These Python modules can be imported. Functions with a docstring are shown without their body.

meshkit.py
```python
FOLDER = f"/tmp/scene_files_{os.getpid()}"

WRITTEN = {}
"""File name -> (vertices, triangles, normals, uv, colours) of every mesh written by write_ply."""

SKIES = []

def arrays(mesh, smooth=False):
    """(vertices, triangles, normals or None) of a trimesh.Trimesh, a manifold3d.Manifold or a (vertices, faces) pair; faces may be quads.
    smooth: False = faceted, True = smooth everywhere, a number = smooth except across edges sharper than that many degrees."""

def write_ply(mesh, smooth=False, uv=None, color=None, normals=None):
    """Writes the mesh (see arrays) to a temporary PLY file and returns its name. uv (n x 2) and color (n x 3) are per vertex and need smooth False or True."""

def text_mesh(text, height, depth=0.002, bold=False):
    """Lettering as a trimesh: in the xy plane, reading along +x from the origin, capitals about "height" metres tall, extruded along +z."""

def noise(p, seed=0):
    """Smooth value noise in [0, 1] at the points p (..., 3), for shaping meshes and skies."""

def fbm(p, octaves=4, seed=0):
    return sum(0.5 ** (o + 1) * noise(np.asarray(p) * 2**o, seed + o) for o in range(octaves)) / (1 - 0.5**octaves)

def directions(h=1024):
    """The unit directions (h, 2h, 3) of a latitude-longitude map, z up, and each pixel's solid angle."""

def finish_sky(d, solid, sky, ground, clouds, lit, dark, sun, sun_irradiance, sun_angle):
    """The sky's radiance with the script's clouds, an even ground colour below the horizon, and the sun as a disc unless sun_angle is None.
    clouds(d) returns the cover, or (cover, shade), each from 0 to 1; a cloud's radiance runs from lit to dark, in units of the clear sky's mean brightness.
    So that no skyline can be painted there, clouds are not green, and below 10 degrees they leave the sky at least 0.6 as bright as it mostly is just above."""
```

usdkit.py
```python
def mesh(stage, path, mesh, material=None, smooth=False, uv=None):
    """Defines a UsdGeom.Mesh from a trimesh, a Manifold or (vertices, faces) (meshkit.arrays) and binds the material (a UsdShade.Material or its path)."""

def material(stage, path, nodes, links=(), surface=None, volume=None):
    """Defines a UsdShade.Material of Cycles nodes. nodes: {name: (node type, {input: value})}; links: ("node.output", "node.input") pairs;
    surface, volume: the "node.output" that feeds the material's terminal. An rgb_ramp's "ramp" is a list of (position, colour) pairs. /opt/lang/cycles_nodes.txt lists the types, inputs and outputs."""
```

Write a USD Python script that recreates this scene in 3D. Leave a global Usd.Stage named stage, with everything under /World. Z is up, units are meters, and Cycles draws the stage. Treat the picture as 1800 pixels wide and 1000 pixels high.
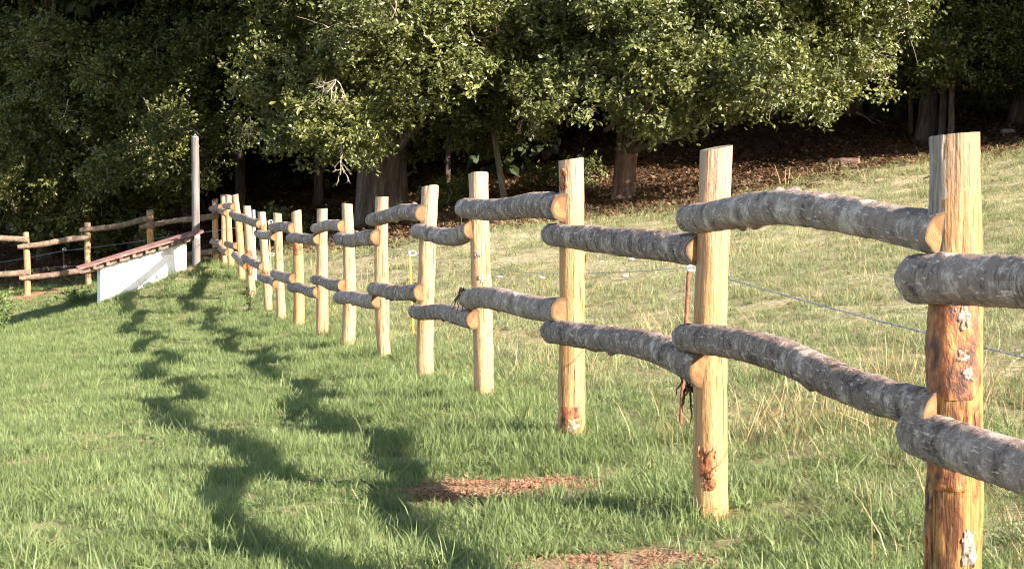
import math
import numpy as np
import trimesh
import usdkit
from meshkit import noise, fbm
from pxr import Gf, Sdf, Usd, UsdGeom, UsdLux, UsdShade, Vt
from scipy.interpolate import RBFInterpolator, RegularGridInterpolator

stage = Usd.Stage.CreateInMemory()
UsdGeom.SetStageUpAxis(stage, UsdGeom.Tokens.z)
UsdGeom.SetStageMetersPerUnit(stage, 1.0)
UsdGeom.Xform.Define(stage, '/World')
UsdGeom.Scope.Define(stage, '/World/Looks')

# ------------------------------------------------------------------ camera
CAMZ, FPX, HZ = 1.06, 2945.0, 412.0          # eye height, focal length and horizon in pixels of the 1800 px wide picture
cam = UsdGeom.Camera.Define(stage, '/World/camera')
cam.CreateHorizontalApertureAttr(36.0)
cam.CreateVerticalApertureAttr(36.0 * 568 / 1024)
cam.CreateFocalLengthAttr(FPX / 1800 * 36)
cam.CreateVerticalApertureOffsetAttr(-(500 - HZ) / 1800 * 36)
cam.CreateFStopAttr(32.0)
cam.CreateFocusDistanceAttr(9.0)
cam.CreateClippingRangeAttr(Gf.Vec2f(0.05, 2000))
cam.CreateExposureAttr(2.5)
cam.AddTranslateOp().Set(Gf.Vec3d(0, 0, CAMZ))
cam.AddRotateXOp().Set(90.0)

# ------------------------------------------------------------------ sky and sun
ELEV = math.radians(24.5)
SH = np.array([0.785, -0.62])                  # horizontal direction towards the sun
SUN = np.array([SH[0] * math.cos(ELEV), SH[1] * math.cos(ELEV), math.sin(ELEV)])
sky = UsdLux.DomeLight.Define(stage, '/World/sky')
skym = usdkit.material(stage, '/World/Looks/sky', {
    's': ('sky_texture', {'sky_type': 'single_scattering', 'sun_disc': False, 'sun_elevation': ELEV, 'sun_rotation': math.atan2(SUN[0], SUN[1])}),
    'b': ('background_shader', {'strength': 0.07})}, [('s.color', 'b.color')], surface='b.background')
UsdShade.MaterialBindingAPI.Apply(sky.GetPrim()).Bind(skym)
sun = UsdLux.DistantLight.Define(stage, '/World/sun')
sun.CreateIntensityAttr(1.25)
sun.CreateAngleAttr(0.5)
sun.CreateColorAttr(Gf.Vec3f(1.0, 0.92, 0.82))
sun.CreateNormalizeAttr(True)
_z = SUN
_x = np.cross([0, 0, 1.0], _z); _x /= np.linalg.norm(_x)
_y = np.cross(_z, _x)
sun.AddTransformOp().Set(Gf.Matrix4d(*_x, 0, *_y, 0, *_z, 0, 0, 0, 0, 1))

# ------------------------------------------------------------------ helpers
_names = {}


def path_for(parent, name):
    base = f'{parent}/{name}'
    k = _names.get(base, 0)
    _names[base] = k + 1
    return base if k == 0 else f'{base}_{k:03d}'


def tag(prim, label=None, cat=None, group=None, kind=None):
    for k, v in (('label', label), ('category', cat), ('group', group), ('kind', kind)):
        if v:
            prim.SetCustomDataByKey(k, v)
    return prim


def thing(name, label, cat, group=None, loc=None):
    p = path_for('/World', name)
    x = UsdGeom.Xform.Define(stage, p)
    if loc is not None:
        x.AddTranslateOp().Set(Gf.Vec3d(*map(float, loc)))
    tag(x.GetPrim(), label, cat, group)
    return p


def put(name, mesh, mat, parent='/World', lp=None, smooth=False, label=None, cat=None, group=None, kind=None, off=None):
    """One Mesh prim; lp = per-vertex material coordinates; off = subtract this location (the parent's)."""
    p = path_for(parent, name)
    if isinstance(mesh, trimesh.Trimesh):
        v, f = np.array(mesh.vertices), np.array(mesh.faces)
    else:
        v, f = np.asarray(mesh[0], float), np.asarray(mesh[1], int)
    if off is not None:
        v = v - np.asarray(off)
    m = usdkit.mesh(stage, p, (v, f), mat, smooth=smooth)
    if lp is not None:
        n = len(m.GetPointsAttr().Get())
        assert n == len(lp), (n, len(lp))
        UsdGeom.PrimvarsAPI(m).CreatePrimvar('lp', Sdf.ValueTypeNames.Float3Array, 'vertex').Set(Vt.Vec3fArray.FromNumpy(np.asarray(lp, np.float32)))
    tag(m.GetPrim(), label, cat, group, kind)
    return p


def quat_from(mats):
    """(n,3,3) rotation matrices (columns = axes) -> (n,4) w,x,y,z"""
    from scipy.spatial.transform import Rotation
    q = Rotation.from_matrix(mats).as_quat()
    return q[:, [3, 0, 1, 2]]


def instancer(name, parent, protos, mat, pos, quats, scales, idx, label=None, cat=None, kind='stuff', off=None):
    p = path_for(parent, name)
    pi = UsdGeom.PointInstancer.Define(stage, p)
    targets = []
    for k, m in enumerate(protos):
        q = f'{p}/piece_{k:03d}'
        usdkit.mesh(stage, q, m, mat[k] if isinstance(mat, list) else mat)
        targets.append(q)
    pi.CreatePrototypesRel().SetTargets(targets)
    pos = np.asarray(pos, np.float32)
    if off is not None:
        pos = pos - np.asarray(off, np.float32)
    pi.CreatePositionsAttr(Vt.Vec3fArray.FromNumpy(np.ascontiguousarray(pos, np.float32)))
    q = np.asarray(quats, np.float32)
    pi.CreateOrientationsAttr(Vt.QuathArray([Gf.Quath(float(a[0]), float(a[1]), float(a[2]), float(a[3])) for a in q]))
    s = np.asarray(scales, np.float32)
    if s.ndim == 1:
        s = np.repeat(s[:, None], 3, 1)
    pi.CreateScalesAttr(Vt.Vec3fArray.FromNumpy(np.ascontiguousarray(s)))
    pi.CreateProtoIndicesAttr(Vt.IntArray.FromNumpy(np.asarray(idx, np.int32)))
    tag(pi.GetPrim(), label, cat, None, kind)
    return p


def yaw_quats(a, tilt=None, tdir=None):
    """rotation about z by a, then a tilt of the z axis towards direction tdir"""
    from scipy.spatial.transform import Rotation as R
    r = R.from_euler('z', a)
    if tilt is not None:
        ax = np.stack([-np.sin(tdir), np.cos(tdir), 0 * tdir], 1) * tilt[:, None]
        r = R.from_rotvec(ax) * r
    q = r.as_quat()
    return q[:, [3, 0, 1, 2]]


def px(x, y, Y):
    """the point at depth Y seen at picture position x, y (measuring aid for building positions)"""
    return np.array([(x - 900) * Y / FPX, Y, CAMZ - (y - HZ) * Y / FPX])


def tube(P, R, sides=12, caps=True, disp=None, squash=None, seed=0):
    """A tapered tube along P with radii R. Returns v, f, lp; lp = (length along, cross x, cross y)."""
    P = np.asarray(P, float); R = np.broadcast_to(np.asarray(R, float), (len(P),))
    t = np.gradient(P, axis=0); t /= np.linalg.norm(t, axis=1, keepdims=True)
    ref = np.array([0, 0, 1.0]) if abs(t[0, 2]) < 0.8 else np.array([0, 1.0, 0])
    A, B = [], []
    a = ref - t[0] * (ref @ t[0]); a /= np.linalg.norm(a)
    for i in range(len(P)):
        a = a - t[i] * (a @ t[i]); a /= np.linalg.norm(a)
        A.append(a); B.append(np.cross(t[i], a))
    A, B = np.array(A), np.array(B)
    ang = np.arange(sides) * 2 * np.pi / sides
    u = np.concatenate([[0], np.cumsum(np.linalg.norm(np.diff(P, axis=0), axis=1))])
    lp = np.stack([np.repeat(u, sides), (R[:, None] * np.cos(ang)).ravel(), (R[:, None] * np.sin(ang)).ravel()], 1)
    rad = np.repeat(R[:, None], sides, 1)
    if disp is not None:
        rad = rad + disp(lp + seed * 7.13).reshape(rad.shape)
    v = P[:, None] + rad[..., None] * (np.cos(ang)[None, :, None] * A[:, None] + np.sin(ang)[None, :, None] * B[:, None])
    i, j = np.meshgrid(np.arange(len(P) - 1), np.arange(sides), indexing='ij')
    q = np.stack([i * sides + j, i * sides + (j + 1) % sides, (i + 1) * sides + (j + 1) % sides, (i + 1) * sides + j], -1).reshape(-1, 4)
    f = np.vstack([q[:, [0, 1, 2]], q[:, [0, 2, 3]]])
    v = v.reshape(-1, 3)
    if caps:
        n = len(v)
        v = np.vstack([v, P[0], P[-1]]); lp = np.vstack([lp, [u[0], 0, 0], [u[-1], 0, 0]])
        k = np.arange(sides); last = (len(P) - 1) * sides
        f = np.vstack([f, np.stack([np.full(sides, n), (k + 1) % sides, k], 1), np.stack([np.full(sides, n + 1), last + k, last + (k + 1) % sides], 1)])
    return v, f, lp + [seed * 3.7, 0, 0]


def join(parts):
    V, F, n = [], [], 0
    for p in parts:
        V.append(p[0]); F.append(np.asarray(p[1]) + n); n += len(p[0])
    return np.vstack(V), np.vstack(F)


def box(lo, hi):
    m = trimesh.creation.box(bounds=[lo, hi])
    return np.array(m.vertices), np.array(m.faces)


def obox(o, ux, uy, uz, lo, hi):
    """box in a frame with origin o"""
    v, f = box(lo, hi)
    return np.asarray(o) + v[:, :1] * ux + v[:, 1:2] * uy + v[:, 2:] * uz, f


# ------------------------------------------------------------------ materials
L = '/World/Looks/'


def mat_noise(name, coord, stops, scale=(1, 1, 1), nscale=5, detail=5, rough=0.8, bump=0.0, bdist=0.01, bscale=None, spec=0.3, extra=None):
    """principled with a colour ramp driven by noise; coord 'lp' (primvar), 'pos' (world) """
    nodes = {'c': ('attribute', {'attribute': 'lp'}) if coord == 'lp' else ('geometry', {}),
             'm': ('mapping', {'scale': scale}),
             'n': ('noise_texture', {'scale': nscale, 'detail': detail, 'roughness': 0.62}),
             'r': ('rgb_ramp', {'ramp': stops}),
             'p': ('principled_bsdf', {'roughness': rough, 'specular_ior_level': spec})}
    links = [('c.vector' if coord == 'lp' else 'c.position', 'm.vector'), ('m.vector', 'n.vector'), ('n.fac', 'r.fac'), ('r.color', 'p.base_color')]
    if bump:
        nodes['bn'] = ('noise_texture', {'scale': bscale or nscale * 3, 'detail': 6, 'roughness': 0.65})
        nodes['b'] = ('bump', {'strength': bump, 'distance': bdist})
        links += [('m.vector', 'bn.vector'), ('bn.fac', 'b.height'), ('b.normal', 'p.normal')]
    return usdkit.material(stage, L + name, nodes, links, surface='p.BSDF')


def mat_bark(name, dark, mid, light, cracks=1.0):
    """rail bark: mottled grey, dark cracks running round the log, pale flecks, rough relief. lp.x = along."""
    return usdkit.material(stage, L + name, {
        'c': ('attribute', {'attribute': 'lp'}),
        'n1': ('noise_texture', {'scale': 11.0, 'detail': 7, 'roughness': 0.78}),
        'r1': ('rgb_ramp', {'ramp': [(0.37, dark), (0.45, mid), (0.52, mid), (0.62, light)]}),
        'm2': ('mapping', {'scale': (34, 7, 7)}),
        'n2': ('noise_texture', {'scale': 1.0, 'detail': 4, 'roughness': 0.6, 'distortion': 0.6}),
        'r2': ('rgb_ramp', {'ramp': [(0.28, (0.24, 0.21, 0.20)), (0.40, (1, 1, 1))]}),
        'm5': ('mapping', {'scale': (6, 2.2, 2.2)}),
        'n5': ('noise_texture', {'scale': 1.0, 'detail': 3, 'roughness': 0.6, 'distortion': 1.2}),
        'r5': ('rgb_ramp', {'ramp': [(0.475, (1, 1, 1)), (0.498, (0.22, 0.2, 0.2)), (0.515, (1, 1, 1))]}),
        'x2': ('mix', {'mix_type': 'multiply', 'fac': cracks}),
        'x5': ('mix', {'mix_type': 'multiply', 'fac': 0.8 * cracks}),
        'm3': ('mapping', {'scale': (22, 110, 110)}),
        'n3': ('noise_texture', {'scale': 1.0, 'detail': 3, 'roughness': 0.7}),
        'r3': ('rgb_ramp', {'ramp': [(0.60, (0, 0, 0)), (0.66, (1, 1, 1))]}),
        'x3': ('mix', {'mix_type': 'mix', 'color2': tuple(1.25 * c for c in light)}),
        'm4': ('mapping', {'scale': (60, 90, 90)}),
        'n4': ('noise_texture', {'scale': 1.0, 'detail': 7, 'roughness': 0.7}),
        'a': ('math', {'math_type': 'add'}),
        'b': ('bump', {'strength': 1.0, 'distance': 0.016}),
        'p': ('principled_bsdf', {'roughness': 0.85, 'specular_ior_level': 0.25})},
        [('c.vector', 'n1.vector'), ('n1.fac', 'r1.fac'), ('c.vector', 'm2.vector'), ('m2.vector', 'n2.vector'), ('n2.fac', 'r2.fac'),
         ('r1.color', 'x2.color1'), ('r2.color', 'x2.color2'), ('c.vector', 'm3.vector'), ('m3.vector', 'n3.vector'), ('n3.fac', 'r3.fac'),
         ('c.vector', 'm5.vector'), ('m5.vector', 'n5.vector'), ('n5.fac', 'r5.fac'), ('x2.color', 'x5.color1'), ('r5.color', 'x5.color2'),
         ('x5.color', 'x3.color1'), ('r3.color', 'x3.fac'), ('x3.color', 'p.base_color'),
         ('c.vector', 'm4.vector'), ('m4.vector', 'n4.vector'), ('n4.fac', 'a.value1'), ('r2.color', 'a.value2'), ('a.value', 'b.height'), ('b.normal', 'p.normal')],
        surface='p.BSDF')


def mat_wood(name, stops, grey, stain, stain_at=0.62, greytop=True, stain_top=9.0):
    """peeled post wood: vertical fibres, cracks, greyer towards the top (lp.x = height above ground), brown stains."""
    return usdkit.material(stage, L + name, {
        'c': ('attribute', {'attribute': 'lp'}),
        'm1': ('mapping', {'scale': (3.0, 95, 95)}),
        'n1': ('noise_texture', {'scale': 1.0, 'detail': 6, 'roughness': 0.65, 'distortion': 0.4}),
        'r1': ('rgb_ramp', {'ramp': stops}),
        'm2': ('mapping', {'scale': (3.2, 75, 75)}),
        'n2': ('noise_texture', {'scale': 1.0, 'detail': 3, 'distortion': 0.8}),
        'r2': ('rgb_ramp', {'ramp': [(0.33, (0.30, 0.19, 0.12)), (0.385, (1, 1, 1))]}),
        'x2': ('mix', {'mix_type': 'multiply', 'fac': 0.85}),
        's': ('separate_xyz', {}),
        'n3': ('noise_texture', {'scale': 7.0, 'detail': 4}),
        'a3': ('math', {'math_type': 'multiply_add', 'value2': 0.55}),
        'r3': ('map_range', {'from_min': 1.16, 'from_max': 1.62, 'to_min': 0, 'to_max': 0.72 if greytop else 0.0, 'clamp': True}),
        'x3': ('mix', {'mix_type': 'mix', 'color2': grey}),
        'm4': ('mapping', {'scale': (4.5, 16, 16)}),
        'n4': ('noise_texture', {'scale': 1.0, 'detail': 6, 'roughness': 0.7}),
        'r4': ('rgb_ramp', {'ramp': [(stain_at, (0, 0, 0)), (stain_at + 0.08, (0.9, 0.9, 0.9))]}),
        'x4': ('mix', {'mix_type': 'mix', 'color2': stain}), 'h4': ('map_range', {'from_min': stain_top - 0.12, 'from_max': stain_top, 'to_min': 1.0, 'to_max': 0.0, 'clamp': True}), 'k4': ('math', {'math_type': 'multiply'}), 'w4': ('rgb_to_bw', {}),
        'm5': ('mapping', {'scale': (30, 70, 70)}),
        'n5': ('noise_texture', {'scale': 1.0, 'detail': 5}),
        'ad': ('math', {'math_type': 'add'}),
        'ae': ('math', {'math_type': 'multiply_add', 'value2': 0.7}),
        'b': ('bump', {'strength': 0.9, 'distance': 0.008}),
        'p': ('principled_bsdf', {'roughness': 0.62, 'specular_ior_level': 0.3})},
        [('c.vector', 'm1.vector'), ('m1.vector', 'n1.vector'), ('n1.fac', 'r1.fac'), ('c.vector', 'm2.vector'), ('m2.vector', 'n2.vector'), ('n2.fac', 'r2.fac'),
         ('r1.color', 'x2.color1'), ('r2.color', 'x2.color2'), ('c.vector', 's.vector'), ('c.vector', 'n3.vector'), ('n3.fac', 'a3.value1'), ('s.x', 'a3.value3'),
         ('a3.value', 'r3.value'), ('r3.result', 'x3.fac'), ('x2.color', 'x3.color1'),
         ('c.vector', 'm4.vector'), ('m4.vector', 'n4.vector'), ('n4.fac', 'r4.fac'), ('r4.color', 'w4.color'), ('w4.val', 'k4.value1'), ('s.x', 'h4.value'), ('h4.result', 'k4.value2'), ('k4.value', 'x4.fac'), ('x3.color', 'x4.color1'), ('x4.color', 'p.base_color'),
         ('c.vector', 'm5.vector'), ('m5.vector', 'n5.vector'), ('n5.fac', 'ae.value1'), ('n1.fac', 'ae.value3'), ('ae.value', 'ad.value1'), ('r2.color', 'ad.value2'), ('ad.value', 'b.height'), ('b.normal', 'p.normal')],
        surface='p.BSDF')


def mat_cut(name, light, dark):
    """sawn end: growth rings about lp.yz, saw marks"""
    return usdkit.material(stage, L + name, {
        'c': ('attribute', {'attribute': 'lp'}),
        'm': ('mapping', {'scale': (0, 1, 1)}),
        'l': ('vector_math', {'math_type': 'length'}),
        'n0': ('noise_texture', {'scale': 18, 'detail': 3}),
        'a': ('math', {'math_type': 'multiply_add', 'value2': 0.012}),
        'k': ('math', {'math_type': 'multiply', 'value2': 900.0}),
        's': ('math', {'math_type': 'sine'}),
        'r': ('map_range', {'from_min': -1, 'from_max': 1, 'to_min': 0.0, 'to_max': 0.85}),
        'x': ('mix', {'mix_type': 'mix', 'color1': light, 'color2': dark}),
        'n': ('noise_texture', {'scale': 40, 'detail': 5}),
        'r2': ('rgb_ramp', {'ramp': [(0.3, (0.72, 0.68, 0.62)), (0.6, (1, 1, 1))]}),
        'x2': ('mix', {'mix_type': 'multiply', 'fac': 0.8}),
        'e': ('map_range', {'from_min': 0.050, 'from_max': 0.064, 'to_min': 0.0, 'to_max': 0.8, 'clamp': True}), 'x3': ('mix', {'mix_type': 'mix', 'color2': tuple(0.35 * c for c in dark)}), 'ns': ('noise_texture', {'scale': 9, 'detail': 3}), 'rs': ('rgb_ramp', {'ramp': [(0.42, (0.55, 0.5, 0.46)), (0.56, (1, 1, 1))]}), 'x4': ('mix', {'mix_type': 'multiply', 'fac': 0.7}), 'b': ('bump', {'strength': 0.5, 'distance': 0.004}),
        'p': ('principled_bsdf', {'roughness': 0.75, 'specular_ior_level': 0.2})},
        [('c.vector', 'ns.vector'), ('ns.fac', 'rs.fac'), ('n.fac', 'b.height'), ('b.normal', 'p.normal'), ('a.value', 'e.value'), ('c.vector', 'm.vector'), ('m.vector', 'l.vector1'), ('m.vector', 'n0.vector'), ('n0.fac', 'a.value1'), ('l.value', 'a.value3'), ('a.value', 'k.value1'), ('k.value', 's.value1'),
         ('s.value', 'r.value'), ('r.result', 'x.fac'), ('m.vector', 'n.vector'), ('n.fac', 'r2.fac'), ('x.color', 'x2.color1'), ('r2.color', 'x2.color2'), ('x2.color', 'x4.color1'), ('rs.color', 'x4.color2'), ('x4.color', 'x3.color1'), ('e.result', 'x3.fac'), ('x3.color', 'p.base_color')],
        surface='p.BSDF')


def mat_leaf(name, ramp, patch=None, pscale=0.5, trans=0.3, rough=0.45, spec=0.4, tcol=1.3):
    """leaf or blade: colour by island, shifted by a world noise; a share of light passes through."""
    nodes = {'g': ('geometry', {}), 'o': ('object_info', {}),
             'n': ('noise_texture', {'scale': pscale, 'detail': 3}),
             'k': ('math', {'math_type': 'multiply_add', 'value2': 0.75, 'value3': -0.36}),
             'a': ('math', {'math_type': 'add'}),
             'a2': ('math', {'math_type': 'multiply_add', 'value2': 0.3, 'value3': -0.15}),
             'a3': ('math', {'math_type': 'add', 'use_clamp': True}),
             'r': ('rgb_ramp', {'ramp': ramp}),
             'p': ('principled_bsdf', {'roughness': rough, 'specular_ior_level': spec}),
             'h': ('hsv', {'value': tcol, 'saturation': 1.1}),
             't': ('translucent_bsdf', {}), 'x': ('mix_closure', {'fac': trans})}
    links = [('g.position', 'n.vector'), ('n.fac', 'k.value1'), ('k.value', 'a.value1'), ('g.random_per_island', 'a.value2'),
             ('o.random', 'a2.value1'), ('a.value', 'a3.value1'), ('a2.value', 'a3.value2'), ('a3.value', 'r.fac'), ('r.color', 'p.base_color'),
             ('r.color', 'h.color'), ('h.color', 't.color'), ('p.BSDF', 'x.closure1'), ('t.BSDF', 'x.closure2')]
    return usdkit.material(stage, L + name, nodes, links, surface='x.closure')


def plain(name, color, rough=0.6, spec=0.3, metallic=0.0):
    return usdkit.material(stage, L + name, {'p': ('principled_bsdf', {'base_color': color, 'roughness': rough, 'specular_ior_level': spec, 'metallic': metallic})}, [], surface='p.BSDF')


M_post = mat_wood('peeled_wood', [(0.25, (0.199, 0.091, 0.030)), (0.42, (0.279, 0.140, 0.051)), (0.58, (0.319, 0.179, 0.075)), (0.8, (0.348, 0.214, 0.106))], (0.228, 0.158, 0.113), (0.130, 0.043, 0.013), 0.66)
M_post2 = mat_wood('peeled_wood_pale', [(0.25, (0.218, 0.115, 0.049)), (0.42, (0.288, 0.167, 0.075)), (0.6, (0.328, 0.200, 0.106)), (0.8, (0.348, 0.232, 0.132))], (0.234, 0.167, 0.121), (0.110, 0.043, 0.016), 0.67)
M_post3 = mat_wood('stained_wood', [(0.25, (0.129, 0.048, 0.011)), (0.42, (0.206, 0.090, 0.022)), (0.58, (0.249, 0.129, 0.039)), (0.8, (0.275, 0.158, 0.061))], (0.173, 0.121, 0.080), (0.065, 0.018, 0.004), 0.50, stain_top=0.92)
M_cut = mat_cut('sawn_end', (0.232, 0.134, 0.060), (0.141, 0.067, 0.025))
M_cuttop = mat_cut('sawn_top', (0.228, 0.176, 0.125), (0.146, 0.106, 0.068))
M_bark = mat_bark('rail_bark', (0.050, 0.034, 0.027), (0.190, 0.134, 0.106), (0.46, 0.365, 0.30))
M_bark2 = mat_bark('rail_bark_smooth', (0.075, 0.052, 0.042), (0.240, 0.172, 0.138), (0.47, 0.375, 0.31), 0.6)
M_barkbrown = mat_bark('rail_bark_brown', (0.055, 0.036, 0.025), (0.135, 0.092, 0.063), (0.25, 0.185, 0.135), 0.5)
M_strip = mat_noise('bark_strip', 'pos', [(0.3, (0.03, 0.02, 0.014)), (0.7, (0.14, 0.075, 0.04))], nscale=40, bump=0.8, rough=0.9)
M_resin = mat_noise('resin_bark', 'pos', [(0.38, (0.040, 0.012, 0.005)), (0.48, (0.149, 0.045, 0.013)), (0.56, (0.253, 0.085, 0.020)), (0.66, (0.414, 0.180, 0.054))], scale=(1, 1, 0.45), nscale=30, bump=0.8, rough=0.5, spec=0.4)
M_flake = mat_noise('bark_flake', 'pos', [(0.35, (0.099, 0.060, 0.040)), (0.5, (0.235, 0.193, 0.156)), (0.65, (0.372, 0.336, 0.290))], nscale=70, bump=0.8, rough=0.85)
M_oak = mat_noise('oak_bark', 'lp', [(0.3, (0.018, 0.014, 0.010)), (0.5, (0.061, 0.045, 0.035)), (0.7, (0.122, 0.095, 0.077))], scale=(2.0, 14, 14), nscale=1.0, detail=6, rough=0.9, bump=1.0, bdist=0.05, bscale=1.6)
M_redbark = mat_noise('reddish_bark', 'lp', [(0.3, (0.051, 0.026, 0.019)), (0.5, (0.122, 0.071, 0.054)), (0.7, (0.204, 0.138, 0.110))], scale=(3.0, 10, 10), nscale=1.0, detail=6, rough=0.9, bump=1.0, bdist=0.04, bscale=1.8)
M_thin = mat_noise('thin_bark', 'lp', [(0.3, (0.051, 0.038, 0.028)), (0.55, (0.122, 0.095, 0.072)), (0.75, (0.214, 0.181, 0.145))], scale=(3.0, 20, 20), nscale=1.0, rough=0.85, bump=0.6, bdist=0.02)
M_twigwood = mat_noise('dead_twig', 'pos', [(0.3, (0.20, 0.155, 0.11)), (0.7, (0.36, 0.30, 0.23))], nscale=9, rough=0.8)
M_leaf = mat_leaf('oak_leaf', [(0.0, (0.065, 0.075, 0.019)), (0.3, (0.137, 0.140, 0.036)), (0.58, (0.227, 0.206, 0.059)), (0.80, (0.332, 0.269, 0.084)), (0.90, (0.390, 0.225, 0.068)), (1.0, (0.416, 0.156, 0.053))], pscale=0.9, trans=0.2, rough=0.45, spec=0.45)
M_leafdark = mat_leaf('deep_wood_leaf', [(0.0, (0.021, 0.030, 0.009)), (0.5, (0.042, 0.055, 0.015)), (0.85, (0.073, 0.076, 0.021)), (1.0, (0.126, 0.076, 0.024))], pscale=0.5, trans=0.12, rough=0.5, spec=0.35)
M_grass = mat_leaf('lawn_blade', [(0.0, (0.125, 0.161, 0.058)), (0.32, (0.226, 0.266, 0.106)), (0.60, (0.327, 0.352, 0.174)), (0.82, (0.431, 0.433, 0.258)), (1.0, (0.541, 0.498, 0.335))], pscale=1.1, trans=0.42, rough=0.55, spec=0.25)
M_field = mat_leaf('field_blade', [(0.0, (0.161, 0.173, 0.080)), (0.22, (0.253, 0.254, 0.125)), (0.42, (0.387, 0.346, 0.207)), (0.60, (0.495, 0.421, 0.287)), (0.82, (0.581, 0.486, 0.355)), (1.0, (0.646, 0.551, 0.423))], pscale=0.55, trans=0.35, rough=0.6, spec=0.2)
M_straw = mat_leaf('straw', [(0.0, (0.240, 0.176, 0.080)), (0.5, (0.368, 0.288, 0.152)), (1.0, (0.480, 0.400, 0.248))], pscale=1.0, trans=0.2, rough=0.5, spec=0.35)
M_herb = mat_leaf('herb_leaf', [(0.0, (0.075, 0.108, 0.033)), (0.6, (0.163, 0.204, 0.061)), (1.0, (0.275, 0.288, 0.099))], trans=0.25)
M_litter = mat_leaf('fallen_leaf', [(0.0, (0.069, 0.038, 0.020)), (0.4, (0.183, 0.099, 0.045)), (0.7, (0.294, 0.194, 0.100)), (1.0, (0.413, 0.327, 0.199))], pscale=1.0, trans=0.12, rough=0.6, spec=0.3)
M_chip = mat_leaf('wood_chip', [(0.0, (0.16, 0.08, 0.045)), (0.5, (0.36, 0.215, 0.125)), (1.0, (0.52, 0.37, 0.24))], pscale=3.0, trans=0.03, rough=0.8, spec=0.2)

# ------------------------------------------------------------------ fence line (posts measured from the picture)
DEPTH = [4.5, 6.45, 8.5, 10.55, 12.55, 14.65, 16.7, 18.6, 20.6, 22.5, 24.3, 26.1, 28.0, 30.0, 32.0, 34.0]
POST = [  # x, y of the top, x, y of the base
    (1678, 237, 1677, 1104), (1259, 260, 1250, 902), (1004, 280, 1005, 768), (840, 306, 852, 693), (756, 328, 748, 666), (672, 346, 675, 626),
    (610, 358, 612, 609), (567, 367, 566, 591), (521, 372, 525, 574), (488, 375, 495, 561), (460, 373, 472, 547), (434, 362, 442, 524),
    (413, 342, 425, 493), (402, 343, 408, 481), (393, 343, 395, 468), (378, 351, 381, 464)]
PB = np.array([px(x2, y2, Y) for (x1, y1, x2, y2), Y in zip(POST, DEPTH)])
PT = np.array([px(x1, y1, Y) for (x1, y1, x2, y2), Y in zip(POST, DEPTH)])
P0 = np.array([1.60, 2.55, 0.0])              # the next post towards the camera, outside the frame
LY = [34.3, 34.3, 34.1, 33.9]                  # far run, going left from the corner post
LPOST = [(264, 370, 266, 478), (154, 391, 156, 501), (45, 409, 48, 519), (-64, 425, -63, 533)]
LB = np.array([px(c, d, Y) for (a, b, c, d), Y in zip(LPOST, LY)])
LT = np.array([px(a, b, Y) for (a, b, c, d), Y in zip(LPOST, LY)])

W0, W1 = px(176, 536, 28.75), px(328, 469, 29.15)   # foot of the shed's white wall

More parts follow.
